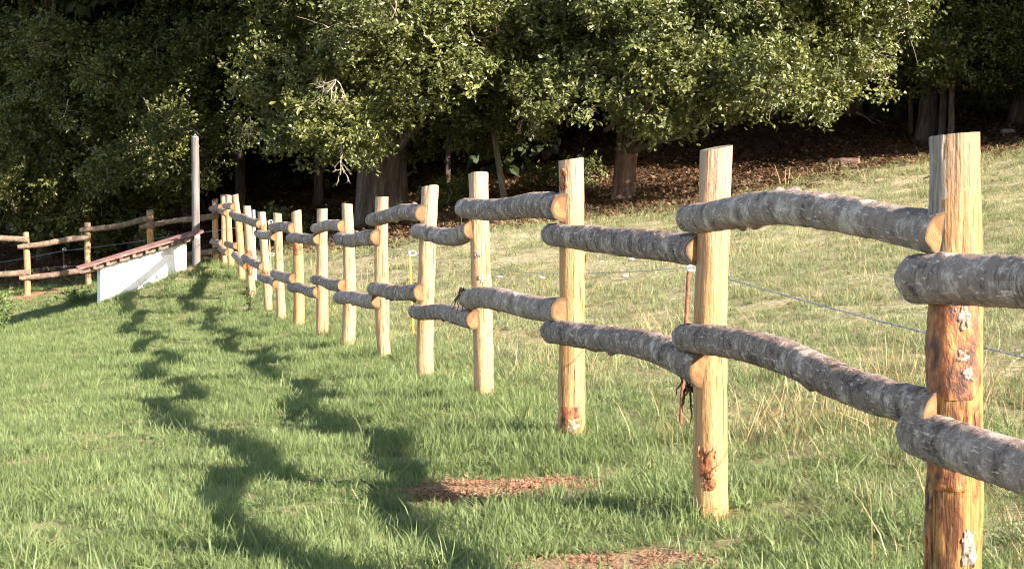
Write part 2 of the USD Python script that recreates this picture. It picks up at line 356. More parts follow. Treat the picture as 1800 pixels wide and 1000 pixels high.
# ------------------------------------------------------------------ terrain
ctrl = [*PB, P0, *LB, W0, W1, *[PB[k] + [-0.75, -0.1, -0.105] for k in range(1, 10)],
        (-0.6, 0.5, -0.05), (-2, 4, -0.17), (-1.2, 6.5, -0.13), (-2.3, 11.5, -0.16), (-4.3, 14, -0.30), (-6, 20, -0.36), (-8.25, 27, -0.50), (-9.06, 30.3, -0.66), (-8.1, 29.3, -0.50), (-10.3, 32, -0.52), (-13, 31, -0.9),
        (-12, 12, -0.7), (-20, 25, -0.9), (-20, 5, -1.0), (-5, 24.5, -0.2), (-11, 40, 0.1), (-9, 40, 0.35), (-15, 45, 0.4), (-25, 45, 0.0),
        (2.3, 8, 0.12), (2.9, 14, 0.42), (5.2, 18, 0.9), (3.6, 22, 0.85), (0.2, 22, 0.45), (4, 5, 0.2), (7, 8, 0.6), (12, 14, 1.3), (12, 24, 2.0), (25, 20, 3.2),
        (3.2, 5, 0.13), (1.6, 10, 0.10),
        px(850, 408, 29), px(1100, 388, 30), px(1400, 328, 31), px(1500, 300, 31.5), px(1800, 265, 32), px(750, 425, 28),
        px(670, 402, 33.5), px(1095, 357, 35), px(1660, 248, 39), px(1500, 205, 43), px(880, 340, 36), px(1250, 300, 38), px(1790, 235, 38),
        (-5, 38, 0.9), (-3, 42, 1.8), (5, 45, 4.0), (-10, 50, 2.5), (0, 55, 5.5), (12, 55, 7.5), (25, 45, 6), (-25, 60, 4), (25, 70, 11), (0, 80, 11), (-30, 90, 9),
        (60, 40, 9), (60, 0, 4), (-60, 30, -2), (-60, -30, -3), (0, -40, -1), (60, -40, 1), (0, 200, 30), (150, 150, 35), (-150, 150, 20), (-200, 0, -6), (200, 0, 14), (0, -200, -4)]
ctrl = np.array(ctrl)
_rbf = RBFInterpolator(ctrl[:, :2], ctrl[:, 2], kernel='linear', smoothing=0.02)


def axis(parts):
    return np.unique(np.concatenate([np.arange(a, b, s) for a, b, s in parts] + [[parts[-1][1]]]))


gx = axis([(-260, -60, 40), (-60, -20, 5), (-20, -13, 1), (-13, 13, 0.2), (13, 20, 1), (20, 60, 5), (60, 260, 40)])
gy = axis([(-260, -40, 40), (-40, 0, 4), (0, 4, 0.5), (4, 14, 0.14), (14, 42, 0.25), (42, 60, 1), (60, 100, 5), (100, 320, 40)])
GX, GY = np.meshgrid(gx, gy, indexing='ij')
GZ = _rbf(np.stack([GX.ravel(), GY.ravel()], 1)).reshape(GX.shape)
_near = np.clip(1 - (np.abs(GX) - 13) / 10, 0, 1)
GZ += _near * (0.05 * (fbm(np.stack([GX * 1.3, GY * 1.3, 0 * GX], -1), 3, 5) - 0.5) + 0.05 * (fbm(np.stack([GX * 4, GY * 4, 0 * GX], -1), 3, 9) - 0.5))
_gi = RegularGridInterpolator((gx, gy), GZ, bounds_error=False, fill_value=None)


def ground(x, y):
    return _gi(np.stack([np.asarray(x, float).ravel(), np.asarray(y, float).ravel()], 1)).reshape(np.shape(x))


LINE = np.vstack([[1.9, 0.5], P0[:2], PB[:, :2]])
LINEY, LINEX = LINE[:, 1], LINE[:, 0]


def side(x, y):
    """metres to the right of the fence line (negative: lawn)"""
    return (np.asarray(x) - np.interp(y, LINEY, LINEX)) * 0.97


def woods(x, y):
    """metres inside the wood's edge"""
    edge = np.interp(x, [-40, -14, -7, -4.5, -2.0, 0, 2, 6, 10, 14, 40], [42, 38.5, 36.3, 33.5, 29.8, 30.6, 31.4, 32.0, 32.6, 33, 36])
    return y - edge + 1.5 * (fbm(np.stack([np.asarray(x) * 0.5, np.asarray(y) * 0.5, 0 * np.asarray(x)], -1), 3, 31) - 0.5)


EARTH = [(px(885, 850, 7.35)[0], 7.35, 0.38, 0.27), (px(1035, 985, 5.75)[0], 5.75, 0.25, 0.21), (px(40, 810, 9.2)[0], 9.2, 0.16, 0.16), (px(75, 528, 34)[0], 34.0, 0.6, 0.5), (px(300, 480, 29.5)[0], 29.3, 0.5, 0.35)]


def earth(x, y):
    m = np.zeros(np.shape(x))
    for ex, ey, rx, ry in EARTH:
        d = np.hypot((x - ex) / rx, (y - ey) / ry) + 1.7 * (fbm(np.stack([x * 5, y * 5, 0 * x], -1), 3, 77) - 0.5)
        m = np.maximum(m, np.clip((1.25 - d) / 0.45, 0, 1))
    return m


nx, ny = GX.shape
ii, jj = np.meshgrid(np.arange(nx - 1), np.arange(ny - 1), indexing='ij')
q = np.stack([ii * ny + jj, (ii + 1) * ny + jj, (ii + 1) * ny + jj + 1, ii * ny + jj + 1], -1).reshape(-1, 4)
gv = np.stack([GX, GY, GZ], -1).reshape(-1, 3)
gf = np.vstack([q[:, [0, 1, 2]], q[:, [0, 2, 3]]])
sd, wd = side(GX, GY), woods(GX, GY)
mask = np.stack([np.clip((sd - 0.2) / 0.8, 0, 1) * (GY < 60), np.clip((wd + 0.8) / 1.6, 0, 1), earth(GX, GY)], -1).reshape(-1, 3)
M_ground = usdkit.material(stage, L + 'meadow_ground', {
    'g': ('geometry', {}), 'c': ('attribute', {'attribute': 'lp'}), 's': ('separate_xyz', {}),
    'n1': ('noise_texture', {'scale': 2.2, 'detail': 7, 'roughness': 0.7}),
    'lawn': ('rgb_ramp', {'ramp': [(0.35, (0.08, 0.088, 0.036)), (0.5, (0.15, 0.145, 0.066)), (0.65, (0.25, 0.205, 0.115))]}),
    'n2': ('noise_texture', {'scale': 14, 'detail': 6, 'roughness': 0.75}),
    'field': ('rgb_ramp', {'ramp': [(0.35, (0.13, 0.125, 0.058)), (0.5, (0.26, 0.22, 0.13)), (0.65, (0.40, 0.33, 0.21))]}),
    'n3': ('noise_texture', {'scale': 22, 'detail': 6, 'roughness': 0.75}),
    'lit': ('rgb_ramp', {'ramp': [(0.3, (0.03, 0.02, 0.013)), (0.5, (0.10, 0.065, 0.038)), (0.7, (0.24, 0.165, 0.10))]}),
    'n4': ('noise_texture', {'scale': 60, 'detail': 6, 'roughness': 0.75}),
    'soil': ('rgb_ramp', {'ramp': [(0.3, (0.12, 0.065, 0.036)), (0.5, (0.26, 0.155, 0.09)), (0.7, (0.40, 0.28, 0.18))]}),
    'x1': ('mix', {'mix_type': 'mix'}), 'x2': ('mix', {'mix_type': 'mix'}), 'x3': ('mix', {'mix_type': 'mix'}),
    'b': ('bump', {'strength': 0.7, 'distance': 0.03}),
    'p': ('principled_bsdf', {'roughness': 0.95, 'specular_ior_level': 0.1})},
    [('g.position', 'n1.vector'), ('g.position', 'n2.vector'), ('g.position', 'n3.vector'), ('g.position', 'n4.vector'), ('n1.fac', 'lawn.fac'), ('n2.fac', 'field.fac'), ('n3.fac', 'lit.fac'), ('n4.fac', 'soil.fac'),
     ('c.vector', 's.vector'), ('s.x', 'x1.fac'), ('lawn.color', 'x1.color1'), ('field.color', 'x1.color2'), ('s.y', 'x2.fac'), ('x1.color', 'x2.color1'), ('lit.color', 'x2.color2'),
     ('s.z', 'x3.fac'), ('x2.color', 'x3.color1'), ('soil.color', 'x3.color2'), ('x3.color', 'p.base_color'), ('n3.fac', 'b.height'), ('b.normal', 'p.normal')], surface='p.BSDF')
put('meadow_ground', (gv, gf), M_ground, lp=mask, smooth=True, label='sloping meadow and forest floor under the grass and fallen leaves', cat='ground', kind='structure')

# ------------------------------------------------------------------ the log fence
RP = 0.060


def cut_disc(ring, centre, lp0, normal_push):
    """fan that closes a ring: a sawn face"""
    n = len(ring)
    v = np.vstack([ring, centre]) + normal_push
    k = np.arange(n)
    return v, np.stack([np.full(n, n), (k + 1) % n, k], 1), np.vstack([lp0, [lp0[0, 0], lp0[:, 1].mean() * 0, 0]])


def build_post(parent, base, top, seed, mat, r=RP, hi=True, label=None, extra=0.35, cutmat=None):
    rng = np.random.default_rng(900 + seed)
    d = top - base; H = np.linalg.norm(d); d = d / H
    n = 60 if hi else 24; sides = 40 if hi else 16
    s = np.linspace(-extra, H, n)
    bow = 0.012 * rng.standard_normal(2)
    r = r * rng.uniform(0.94, 1.07)
    P = base + s[:, None] * d
    P[:, 0] += bow[0] * np.sin(np.pi * np.clip(s / H, 0, 1)); P[:, 1] += bow[1] * np.sin(np.pi * np.clip(s / H, 0, 1))
    R = r * (1.06 - 0.09 * s / H) * (1 + 0.03 * np.sin(s * 3 + seed))

    def disp(lp):
        a = lp * [3.0, 26, 26]
        fl = fbm(lp * [2.2, 14, 14] + 5, 3, seed) - 0.5
        return 0.016 * fl + 0.009 * (fbm(a, 4, seed + 50) - 0.5) + 0.005 * np.round((noise(lp * [9, 30, 30] + 3, seed + 7)) * 3) / 3
    v, f, lp = tube(P, R, sides, caps=False, disp=disp, seed=seed)
    lp[:, 0] = np.repeat(s, sides)
    lp[:, 1] += seed * 1.37
    # uneven, slightly slanted saw cut on top
    ring = v[-sides:]
    tilt = rng.standard_normal(2) * 0.16
    ring[:, 2] += (ring[:, 0] - ring[:, 0].mean()) * tilt[0] + (ring[:, 1] - ring[:, 1].mean()) * tilt[1]
    v[-sides:] = ring
    p = put('post', (v, f), mat, parent, lp=lp, smooth=True, label=label)
    cl = np.stack([np.full(sides, seed * 2.0), r * np.cos(np.arange(sides) * 2 * np.pi / sides), r * np.sin(np.arange(sides) * 2 * np.pi / sides)], 1)
    cv, cf, clp = cut_disc(ring, ring.mean(0), cl, np.array([0, 0, 0.0]))
    put('cut_top', (cv, cf[:, ::-1]), cutmat or M_cuttop, p, lp=clp)
    return p, v.reshape(n, sides, 3), s


def patch_on(parent, name, grid, s, s0, s1, a0, a1, mat, push, seed, label=None):
    """a ragged shell of bark standing proud of the post between heights s0..s1 and angular columns a0..a1"""
    n, sides, _ = grid.shape
    c = grid.mean(1)
    rows, cols = np.linspace(s0, s1, 26), np.linspace(a0, a1, 22)
    V = []
    rng = np.random.default_rng(seed)
    for r_ in rows:
        i = np.clip(np.interp(r_, s, np.arange(n)), 0, n - 1.001); i0 = int(i); t = i - i0
        for q_ in cols:
            j = q_ % sides; j0 = int(j); w = j - j0
            p = (1 - t) * ((1 - w) * grid[i0, j0] + w * grid[i0, (j0 + 1) % sides]) + t * ((1 - w) * grid[i0 + 1, j0] + w * grid[i0 + 1, (j0 + 1) % sides])
            ctr = (1 - t) * c[i0] + t * c[i0 + 1]
            V.append((p, p - ctr))
    P_ = np.array([x[0] for x in V]); N_ = np.array([x[1] for x in V]); N_ /= np.linalg.norm(N_, axis=1, keepdims=True)
    uu, vv = np.meshgrid(np.linspace(-1, 1, 26), np.linspace(-1, 1, 22), indexing='ij')
    edge = 1.0 - 0.55 * np.maximum(np.abs(uu), np.abs(vv)) ** 3 - 0.45 * np.hypot(uu, vv) ** 2 - 2.6 * (fbm(np.stack([uu * 2.4, vv * 3.0, uu * 0 + seed], -1), 3, seed) - (0.60 if name == 'resin_bark' and a1 - a0 > 8 else 0.44))
    h = np.clip(edge * 2.5, -0.6, 1).ravel()
    rough = fbm(P_ * 60, 3, seed)
    V = P_ + N_ * (push * np.where(h > 0, h * (0.5 + rough), h))[:, None]
    i, j = np.meshgrid(np.arange(25), np.arange(21), indexing='ij')
    q_ = np.stack([i * 22 + j, i * 22 + j + 1, (i + 1) * 22 + j + 1, (i + 1) * 22 + j], -1).reshape(-1, 4)
    keep = (h[q_] > -0.35).any(1)
    q_ = q_[keep]
    used, inv = np.unique(q_, return_inverse=True)
    V, q_ = V[used], inv.reshape(q_.shape)
    return put(name, (V, np.vstack([q_[:, [0, 1, 2]], q_[:, [0, 2, 3]]])), mat, parent, smooth=True, label=label)


def build_rail(parent, A, B, r, seed, bend=(0, 0), mat=None, notch=True, hi=True, label=None, right=None, taper=-0.08, wob=0.02, d0=0.018, notch_len=0.15, cap_far=True):
    """a log from A (near end, sawn) to B (far end); bend = sideways and upward bow at the middle"""
    A, B = np.asarray(A, float), np.asarray(B, float)
    rng = np.random.default_rng(1700 + seed)
    Lr = np.linalg.norm(B - A); u = (B - A) / Lr
    n = 110 if hi else 44; sides = 44 if hi else 20
    t = np.linspace(0, 1, n)
    latv = np.cross(u, [0, 0, 1]); latv /= np.linalg.norm(latv)      # to the right when looking along u
    up = np.cross(latv, u)
    w = np.sin(np.pi * t)
    ph = rng.uniform(0, 6.28, 4)
    wy = wob * (np.sin(2 * np.pi * t * 1.3 + ph[0]) - np.sin(ph[0]) * (1 - t) - np.sin(2 * np.pi * 1.3 + ph[0]) * t) * 0.6
    wz = wob * (np.sin(2 * np.pi * t * 1.1 + ph[1]) - np.sin(ph[1]) * (1 - t) - np.sin(2 * np.pi * 1.1 + ph[1]) * t) * 0.6
    P = A + (t * Lr)[:, None] * u + (bend[0] * w + wy)[:, None] * latv + (bend[1] * w + wz)[:, None] * up
    R = r * (1 + taper * (t - 0.5)) * (1 + 0.03 * np.sin(t * 7 + ph[2]) + 0.008 * np.sin(t * 19 + ph[3]))
    knots = [(rng.uniform(0.1, 0.9), rng.uniform(0, 6.28), rng.uniform(0.008, 0.020)) for _ in range(7)]
    R[-1] *= 0.86; R[-2] *= 0.95

    def disp(lp):
        o = 0.011 * (fbm(lp * [5, 22, 22], 3, seed) - 0.5) + 0.008 * (fbm(lp * [38, 70, 70], 4, seed + 3) - 0.5)
        crack = fbm(lp * [26, 7, 7] + 9, 2, seed + 11)
        o -= 0.0022 * np.clip((0.38 - crack) / 0.06, 0, 1)
        return o
    v, f, lp = tube(P, R, sides, caps=False, disp=disp, seed=seed)
    g = v.reshape(n, sides, 3)
    tt, aa = np.repeat(t[:, None], sides, 1), np.repeat(np.arange(sides)[None] * 2 * np.pi / sides, n, 0)
    for kt, ka, kh in knots:
        da = np.abs((aa - ka + np.pi) % (2 * np.pi) - np.pi)
        g += ((kh * np.exp(-((tt - kt) * Lr / 0.022) ** 2 - (da / 0.32) ** 2))[..., None]) * (g - P[:, None]) / np.linalg.norm(g - P[:, None], axis=2, keepdims=True)
    if notch:
        wdir = right - u * (right @ u); wdir /= np.linalg.norm(wdir)
        for i in range(n):
            if t[i] * Lr < notch_len:
                off = (g[i] - P[i]) @ wdir
                over = np.maximum(off - d0, 0)
                g[i] -= over[:, None] * wdir
    v = g.reshape(-1, 3)
    p = put('rail', (v, f), mat or M_bark, parent, lp=lp, smooth=True, label=label)
    for i, flip in ((0, False), (n - 1, True)) if cap_far else ((0, False),):
        ring = g[i].copy()
        cl = lp[i * sides:(i + 1) * sides].copy(); cl[:, 0] = seed * 1.1
        cv, cf, clp = cut_disc(ring, P[i] if flip or not notch else P[i] - wdir * 0.02, cl, 0.0)
        put('cut_end', (cv, cf[:, ::-1] if flip else cf), M_cut, p, lp=clp)
    return p, g, P


main = thing('log_fence', 'peeled-post log fence with two staggered bark rails running from right foreground to the grey pole', 'fence')
post_mats = {0: M_post3, 1: M_post, 2: M_post, 3: M_post2, 4: M_post2, 5: M_post2, 6: M_post2, 7: M_post2, 8: M_post, 9: M_post2, 10: M_post2, 11: M_post2, 12: M_post, 13: M_post, 14: M_post2, 15: M_post2}
plabel = {0: 'thick foreground post stained orange-brown with bark flakes', 1: 'yellow post with a resin wound low down', 2: 'post with reddish bark left at foot and top'}
grids = {}
for k in range(16):
    pp, grid, s_ = build_post(main, PB[k], PT[k], k, post_mats[k], hi=k < 7, r=RP * (1.04 if k == 0 else 1.02 if k == 1 else 0.98), label=plabel.get(k))
    grids[k] = (pp, grid, s_)
# the post outside the frame that carries the nearest rails' other end
build_post(main, P0, P0 + [0, 0, 1.33], 40, M_post, hi=False)


def col(grid, ang):
    """column of a post's grid that faces the direction ang (radians, world xy)"""
    n, sides, _ = grid.shape
    c = grid[n // 2].mean(0)
    a = np.arctan2(grid[n // 2][:, 1] - c[1], grid[n // 2][:, 0] - c[0])
    return int(np.argmin(np.abs((a - ang + np.pi) % (2 * np.pi) - np.pi)))


FRONT = -np.pi / 2
pp, grid, s_ = grids[0]
cf = col(grid, FRONT - 0.25)
patch_on(pp, 'resin_bark', grid, s_, 0.62, 0.87, cf - 9, cf + 8, M_resin, 0.0028, 3)
patch_on(pp, 'resin_bark', grid, s_, 0.38, 0.48, cf - 9, cf + 3, M_resin, 0.003, 4)
patch_on(pp, 'resin_bark', grid, s_, 0.15, 0.40, cf - 10, cf - 5, M_resin, 0.006, 5)
for a, b, c, d, sd_ in ((0.80, 0.88, 0, 4, 6), (0.715, 0.755, 0, 4, 7), (0.67, 0.71, 2, 4.5, 8), (0.18, 0.28, 2, 6, 9), (0.64, 0.80, -11, -9, 10)):
    patch_on(pp, 'bark_flake', grid, s_, a, b, cf + c, cf + d, M_flake, 0.005, sd_)
M_greystrip = mat_noise('weathered_strip', 'pos', [(0.35, (0.10, 0.078, 0.062)), (0.5, (0.17, 0.138, 0.115)), (0.65, (0.25, 0.21, 0.18))], scale=(1, 1, 0.06), nscale=90, rough=0.85, bump=0.6)
patch_on(pp, 'weathered_strip', grid, s_, 0.97, 1.36, cf - 11, cf - 1.5, M_greystrip, 0.003, 21, 'grey weathered strip down the left of the post top')
pp, grid, s_ = grids[1]
cf = col(grid, FRONT)
patch_on(pp, 'resin_bark', grid, s_, 0.14, 0.27, cf - 5, cf + 1, M_resin, 0.007, 12)
patch_on(pp, 'resin_bark', grid, s_, 0.10, 0.15, cf - 3, cf + 1, M_resin, 0.004, 13)
pp, grid, s_ = grids[2]
cf = col(grid, FRONT)
patch_on(pp, 'resin_bark', grid, s_, 0.02, 0.16, cf - 6, cf + 5, M_resin, 0.006, 14)
patch_on(pp, 'bark_flake', grid, s_, 0.03, 0.10, cf - 3, cf + 4, M_flake, 0.008, 15)
patch_on(pp, 'resin_bark', grid, s_, 1.24, 1.36, cf - 7, cf - 2, M_resin, 0.006, 16)
patch_on(pp, 'resin_bark', grid, s_, 0.78, 1.02, cf + 10, cf + 14, M_resin, 0.005, 17)
pp, grid, s_ = grids[3]
cf = col(grid, FRONT)
patch_on(pp, 'bark_flake', grid, s_, 0.70, 0.76, cf - 2, cf + 3, M_flake, 0.005, 18)
patch_on(pp, 'bark_flake', grid, s_, 0.86, 0.90, cf - 4, cf, M_flake, 0.005, 19)
for k, hs in ((8, (0.88, 1.04)), (10, (1.16, 1.26)), (10, (0.52, 0.60)), (11, (0.35, 0.75))):
    pp, grid, s_ = grids[k]
    cf = col(grid, FRONT)
    patch_on(pp, 'resin_bark', grid, s_, hs[0], hs[1], cf - 3, cf + 3, M_resin, 0.006, 20 + k)

# rails: per bay (from post k to post k+1): picture height of the near end, of the far end, upward bow, protrusion of near and far ends
UP = [(412, 383, .030, .05, .13), (440, 412, .0, .0, .16), (365, 366, .012, .05, .15), (403, 407, -.03, .03, .14), (375, 387, .02, .05, .18), (417, 419, -.015, .05, .12), (398, 402, .01, .05, .13),
      (420, 419, .0, .05, .16), (401, 400, .0, .05, .15), (416, 410, .0, .05, .18), (394, 383, .0, .05, .15), (386, 376, .0, .05, .15), (364, 362, .0, .05, .15), (374, 371, .0, .05, .12), (364, 367, .0, .05, .15)]
LO = [(725, 592, .015, .04, .14), (652, 582, .05, .06, .16), (547, 526, .015, .05, .14), (562, 547, .0, .05, .13), (514, 508, .0, .05, .15), (529, 523, .0, .05, .13), (502, 492, .0, .05, .14),
      (514, 505, .0, .05, .15), (490, 481, .0, .05, .13), (500, 486, .0, .05, .16), (469, 452, .0, .05, .15), (468, 447, .0, .05, .15), (432, 429, .0, .05, .12), (444, 437, .0, .05, .12), (427, 425, .0, .05, .12)]
rail_label = {(0, 0): 'gently arched rough grey rail, upper of the nearest full bay', (1, 0): 'rail with a strong S-bend, upper of the second bay', (1, 1): 'crooked rail with a hanging bark strip near its sawn end', (2, 1): 'rail with dark shaggy bark at its far end'}
rails = {}


def axis_pt(k, along, lateral):
    """point beside post k: metres along the fence and to its left"""
    a = PB[max(k - 1, 0)][:2] if k else P0[:2]
    b = PB[min(k + 1, 15)][:2]
    u = (b - a) / np.linalg.norm(b - a)
    left = np.array([-u[1], u[0]])
    return PB[k][:2] + along * u + lateral * left, u, -left


for lev, rows in ((0, UP), (1, LO)):
    for k, (yn, yf, bow, pn, pf) in enumerate(rows):
        mid = 0.5 if lev == 0 else 0.25
        lean = (PT[k][:2] - PB[k][:2]) * (0.75 if lev == 0 else 0.36)
        lean2 = (PT[k + 1][:2] - PB[k + 1][:2]) * (0.75 if lev == 0 else 0.36)
        a, _, right = axis_pt(k, -pn, 0.050)
        b, _, _ = axis_pt(k + 1, pf, 0.072)
        a, b = a + lean, b + lean2
        A = np.array([*a, CAMZ - (yn - HZ) * a[1] / FPX]); B = np.array([*b, CAMZ - (yf - HZ) * b[1] / FPX])
        r = 0.062 + 0.004 * ((k * 7 + lev * 3) % 3 - 1)
        lat = 0.0
        wob = 0.022 if k < 4 else 0.014
        if (lev, k) == (0, 1):
            wob = 0.0
        p, g, P = build_rail(main, A, B, r, 100 * lev + k, (lat, bow), notch=True, hi=k < 6, right=np.array([*right, 0.0]), wob=wob, label=rail_label.get((k, lev)),
                             mat=M_bark if (k + lev) % 3 else M_bark2, taper=-0.10 if k else 0.0)
        rails[(k, lev)] = (p, g, P)
for lev, (yf, zn) in enumerate(((490, 0.955), (757, 0.425))):
    u0 = (PB[0] - P0)[:2]; u0 /= np.linalg.norm(u0); left = np.array([-u0[1], u0[0]])
    a = P0[:2] + 0.05 * left; b = PB[0][:2] + 0.09 * u0 + 0.072 * left
    build_rail(main, [*a, zn], [*b, CAMZ - (yf - HZ) * b[1] / FPX], 0.066, 60 + lev, (0, 0.0), right=np.array([*-left, 0.0]), mat=M_bark2, taper=0.0, wob=0.008,
               label=('smooth grey rail running out of the frame at upper right', 'heavy rail running out of the frame at lower right')[lev])


def shreds(parent, pos, n, length, seed, dirn):
    """hanging strips of loose bark"""
    rng = np.random.default_rng(seed)
    parts = []
    for _ in range(n):
        p0 = pos + rng.normal(0, 0.012, 3)
        k = 7
        s = np.linspace(0, 1, k)
        d = np.asarray(dirn) + rng.normal(0, 0.25, 3)
        path = p0 + (s * length * rng.uniform(0.4, 1.0))[:, None] * d + np.cumsum(rng.normal(0, 0.008, (k, 3)), 0)
        v, f, _ = tube(path, np.interp(s, [0, 0.5, 1], [0.0045, 0.004, 0.0015]), 5)
        parts.append((v, f))
    return put('bark_strip', join(parts), M_strip, parent, smooth=True)


p, g, P = rails[(1, 1)]
shreds(p, P[7] + [-0.01, 0, -0.055], 9, 0.16, 5, (0.02, 0.02, -1.0))
p, g, P = rails[(2, 1)]
shreds(p, P[-4] + [-0.05, 0, 0.03], 8, 0.12, 6, (-0.45, 0.0, -0.8))
shreds(p, P[-3] + [-0.02, 0, 0.055], 6, 0.05, 7, (-0.6, 0.0, 0.3))

# far run, left of the corner
far = thing('log_fence', 'far log fence going left from the corner, thin brown rails before the dark wood', 'fence')
allB = [PB[15], *LB]; allT = [PT[15], *LT]
for k in range(4):
    build_post(far, LB[k], LT[k], 60 + k, M_post2 if k % 2 else M_post, hi=False, r=0.062, cutmat=M_cuttop)
LUP = [(379, 399, .0, .06, .22, 0), (383, 405, -.02, .02, .16, 1), (417, 434, .0, .03, .18, 0), (422, 420, .01, .03, .2, 1)]
LLO = [(440, 462, .0, .05, .2, 0), (452, 478, .0, .03, .15, 1), (475, 489, .012, .05, .15, 0), (479, 480, -.012, .05, .15, 1)]
for rows, lev in ((LUP, 0), (LLO, 1)):
    for k, (yn, yf, bow, pn, pf, _) in enumerate(rows):
        a3, b3 = allB[k], allB[min(k + 1, 4)]
        u = (b3 - a3)[:2]; u /= np.linalg.norm(u)
        front = np.array([u[1], -u[0]])
        if front[1] > 0:
            front = -front
        a = a3[:2] - pn * u + 0.07 * front; b = b3[:2] + pf * u + 0.07 * front
        build_rail(far, [*a, CAMZ - (yn - HZ) * a[1] / FPX], [*b, CAMZ - (yf - HZ) * b[1] / FPX], 0.058, 300 + 10 * lev + k, (0, bow), notch=False, hi=False, mat=M_barkbrown, wob=0.02, taper=-0.2)

# ------------------------------------------------------------------ grey pole
pole_b = px(345, 462, 31.6); pole_t = px(343, 242, 31.6)
pole = thing('wooden_pole', 'tall weathered grey wooden pole at the upper end of the shed roof', 'pole')
M_pole = mat_noise('grey_wood', 'lp', [(0.3, (0.05, 0.042, 0.038)), (0.5, (0.105, 0.088, 0.080)), (0.72, (0.18, 0.158, 0.148))], scale=(1.5, 40, 40), nscale=1.0, rough=0.85, bump=0.7, bdist=0.01)
s = np.linspace(-0.4, 1, 40)
v, f, lp = tube(pole_b + s[:, None] * (pole_t - pole_b), 0.072 * (1.08 - 0.1 * s), 20, caps=True, disp=lambda q_: 0.006 * (fbm(q_ * [3, 30, 30], 3, 4) - 0.5))
put('shaft', (v, f), M_pole, pole, lp=lp)
cone = trimesh.creation.cone(0.07, 0.07, sections=14); cone.apply_translation(pole_t)
put('pointed_tip', cone, plain('grey_tip', (0.22, 0.21, 0.24), 0.6), pole)

# ------------------------------------------------------------------ low shed (white wall, red roof)
shed = thing('low_shed', 'low half-buried white shed with sloping red roof sheet beside the pole', 'shed')
uw = (W1 - W0)[:2]; lw = np.linalg.norm(uw); uw = np.array([*uw / lw, 0.0]); bk = np.array([-uw[1], uw[0], 0.0])   # bk = away from the camera side
if bk[1] < 0:
    bk = -bk
zt0, zt1 = px(176, 470, 28.75)[2], px(328, 425, 29.15)[2]
Z3 = np.array([0, 0, 1.0])
M_plaster = usdkit.material(stage, L + 'white_plaster', {
    'g': ('geometry', {}), 'n': ('noise_texture', {'scale': 3.0, 'detail': 6, 'roughness': 0.7}),
    'r': ('rgb_ramp', {'ramp': [(0.34, (0.48, 0.43, 0.37)), (0.44, (0.68, 0.64, 0.58)), (0.6, (0.76, 0.73, 0.68))]}),
    'n2': ('noise_texture', {'scale': 45, 'detail': 5}), 'b': ('bump', {'strength': 0.4, 'distance': 0.01}),
    'p': ('principled_bsdf', {'roughness': 0.85, 'specular_ior_level': 0.2})},
    [('g.position', 'n.vector'), ('n.fac', 'r.fac'), ('r.color', 'p.base_color'), ('g.position', 'n2.vector'), ('n2.fac', 'b.height'), ('b.normal', 'p.normal')], surface='p.BSDF')
M_greyplaster = mat_noise('bare_render', 'pos', [(0.3, (0.40, 0.36, 0.33)), (0.6, (0.58, 0.54, 0.50))], nscale=8, rough=0.9, bump=0.3)
M_roof = mat_noise('red_roof_sheet', 'pos', [(0.3, (0.075, 0.034, 0.028)), (0.5, (0.135, 0.066, 0.055)), (0.7, (0.24, 0.15, 0.125))], nscale=7, rough=0.75, bump=0.3)
M_beam = mat_noise('dark_beam', 'pos', [(0.3, (0.05, 0.035, 0.025)), (0.7, (0.17, 0.13, 0.10))], nscale=12, rough=0.9, bump=0.4)


def slant_prism(a0, a1, z00, z01, z10, z11, t0, t1):
    """wall piece from a0 to a1 along the wall (metres), bottom z00..z10, top z01..z11, between depths t0 and t1 behind the face"""
    o = np.array([W0[0], W0[1], 0.0])
    P_ = []
    for a_, zb, zt in ((a0, z00, z01), (a1, z10, z11)):
        for t_ in (t0, t1):
            for z_ in (zb, zt):
                P_.append(o + uw * a_ + bk * t_ + Z3 * z_)
    m = trimesh.convex.convex_hull(np.array(P_))
    return np.array(m.vertices), np.array(m.faces)


def ztop(a):
    return zt0 + (zt1 - zt0) * a / lw


put('front_wall', slant_prism(0, lw, W0[2] - 0.6, ztop(0), W1[2] - 0.6, ztop(lw), 0, 0.16), M_plaster, shed)
put('side_wall', slant_prism(0.003, 0.16, W0[2] - 0.6, ztop(0) - 0.02, W0[2] - 0.6, ztop(0.16) - 0.02, 0.163, 1.5), M_plaster, shed)
put('side_wall', slant_prism(lw - 0.16, lw - 0.003, W1[2] - 0.6, ztop(lw - .16) - 0.02, W1[2] - 0.6, ztop(lw) - 0.02, 0.163, 1.5), M_plaster, shed)
put('back_wall', slant_prism(0.17, lw - 0.17, W0[2] - 0.6, ztop(.17) - .02, W1[2] - 0.6, ztop(lw - .17) - .02, 1.34, 1.5), M_plaster, shed)
put('bare_render_band', slant_prism(0.35 * lw, 0.93 * lw, ztop(.35 * lw) - 0.04, ztop(.35 * lw) - 0.005, ztop(.93 * lw) - 0.16, ztop(.93 * lw) - 0.005, -0.006, 0.05), M_greyplaster, shed, label='grey unpainted strip under the eave')
put('eave_beam', slant_prism(-0.28, lw + 0.12, ztop(-.28) - 0.01, ztop(-.28) + 0.065, ztop(lw + .12) - 0.01, ztop(lw + .12) + 0.065, -0.10, -0.02), M_beam, shed)
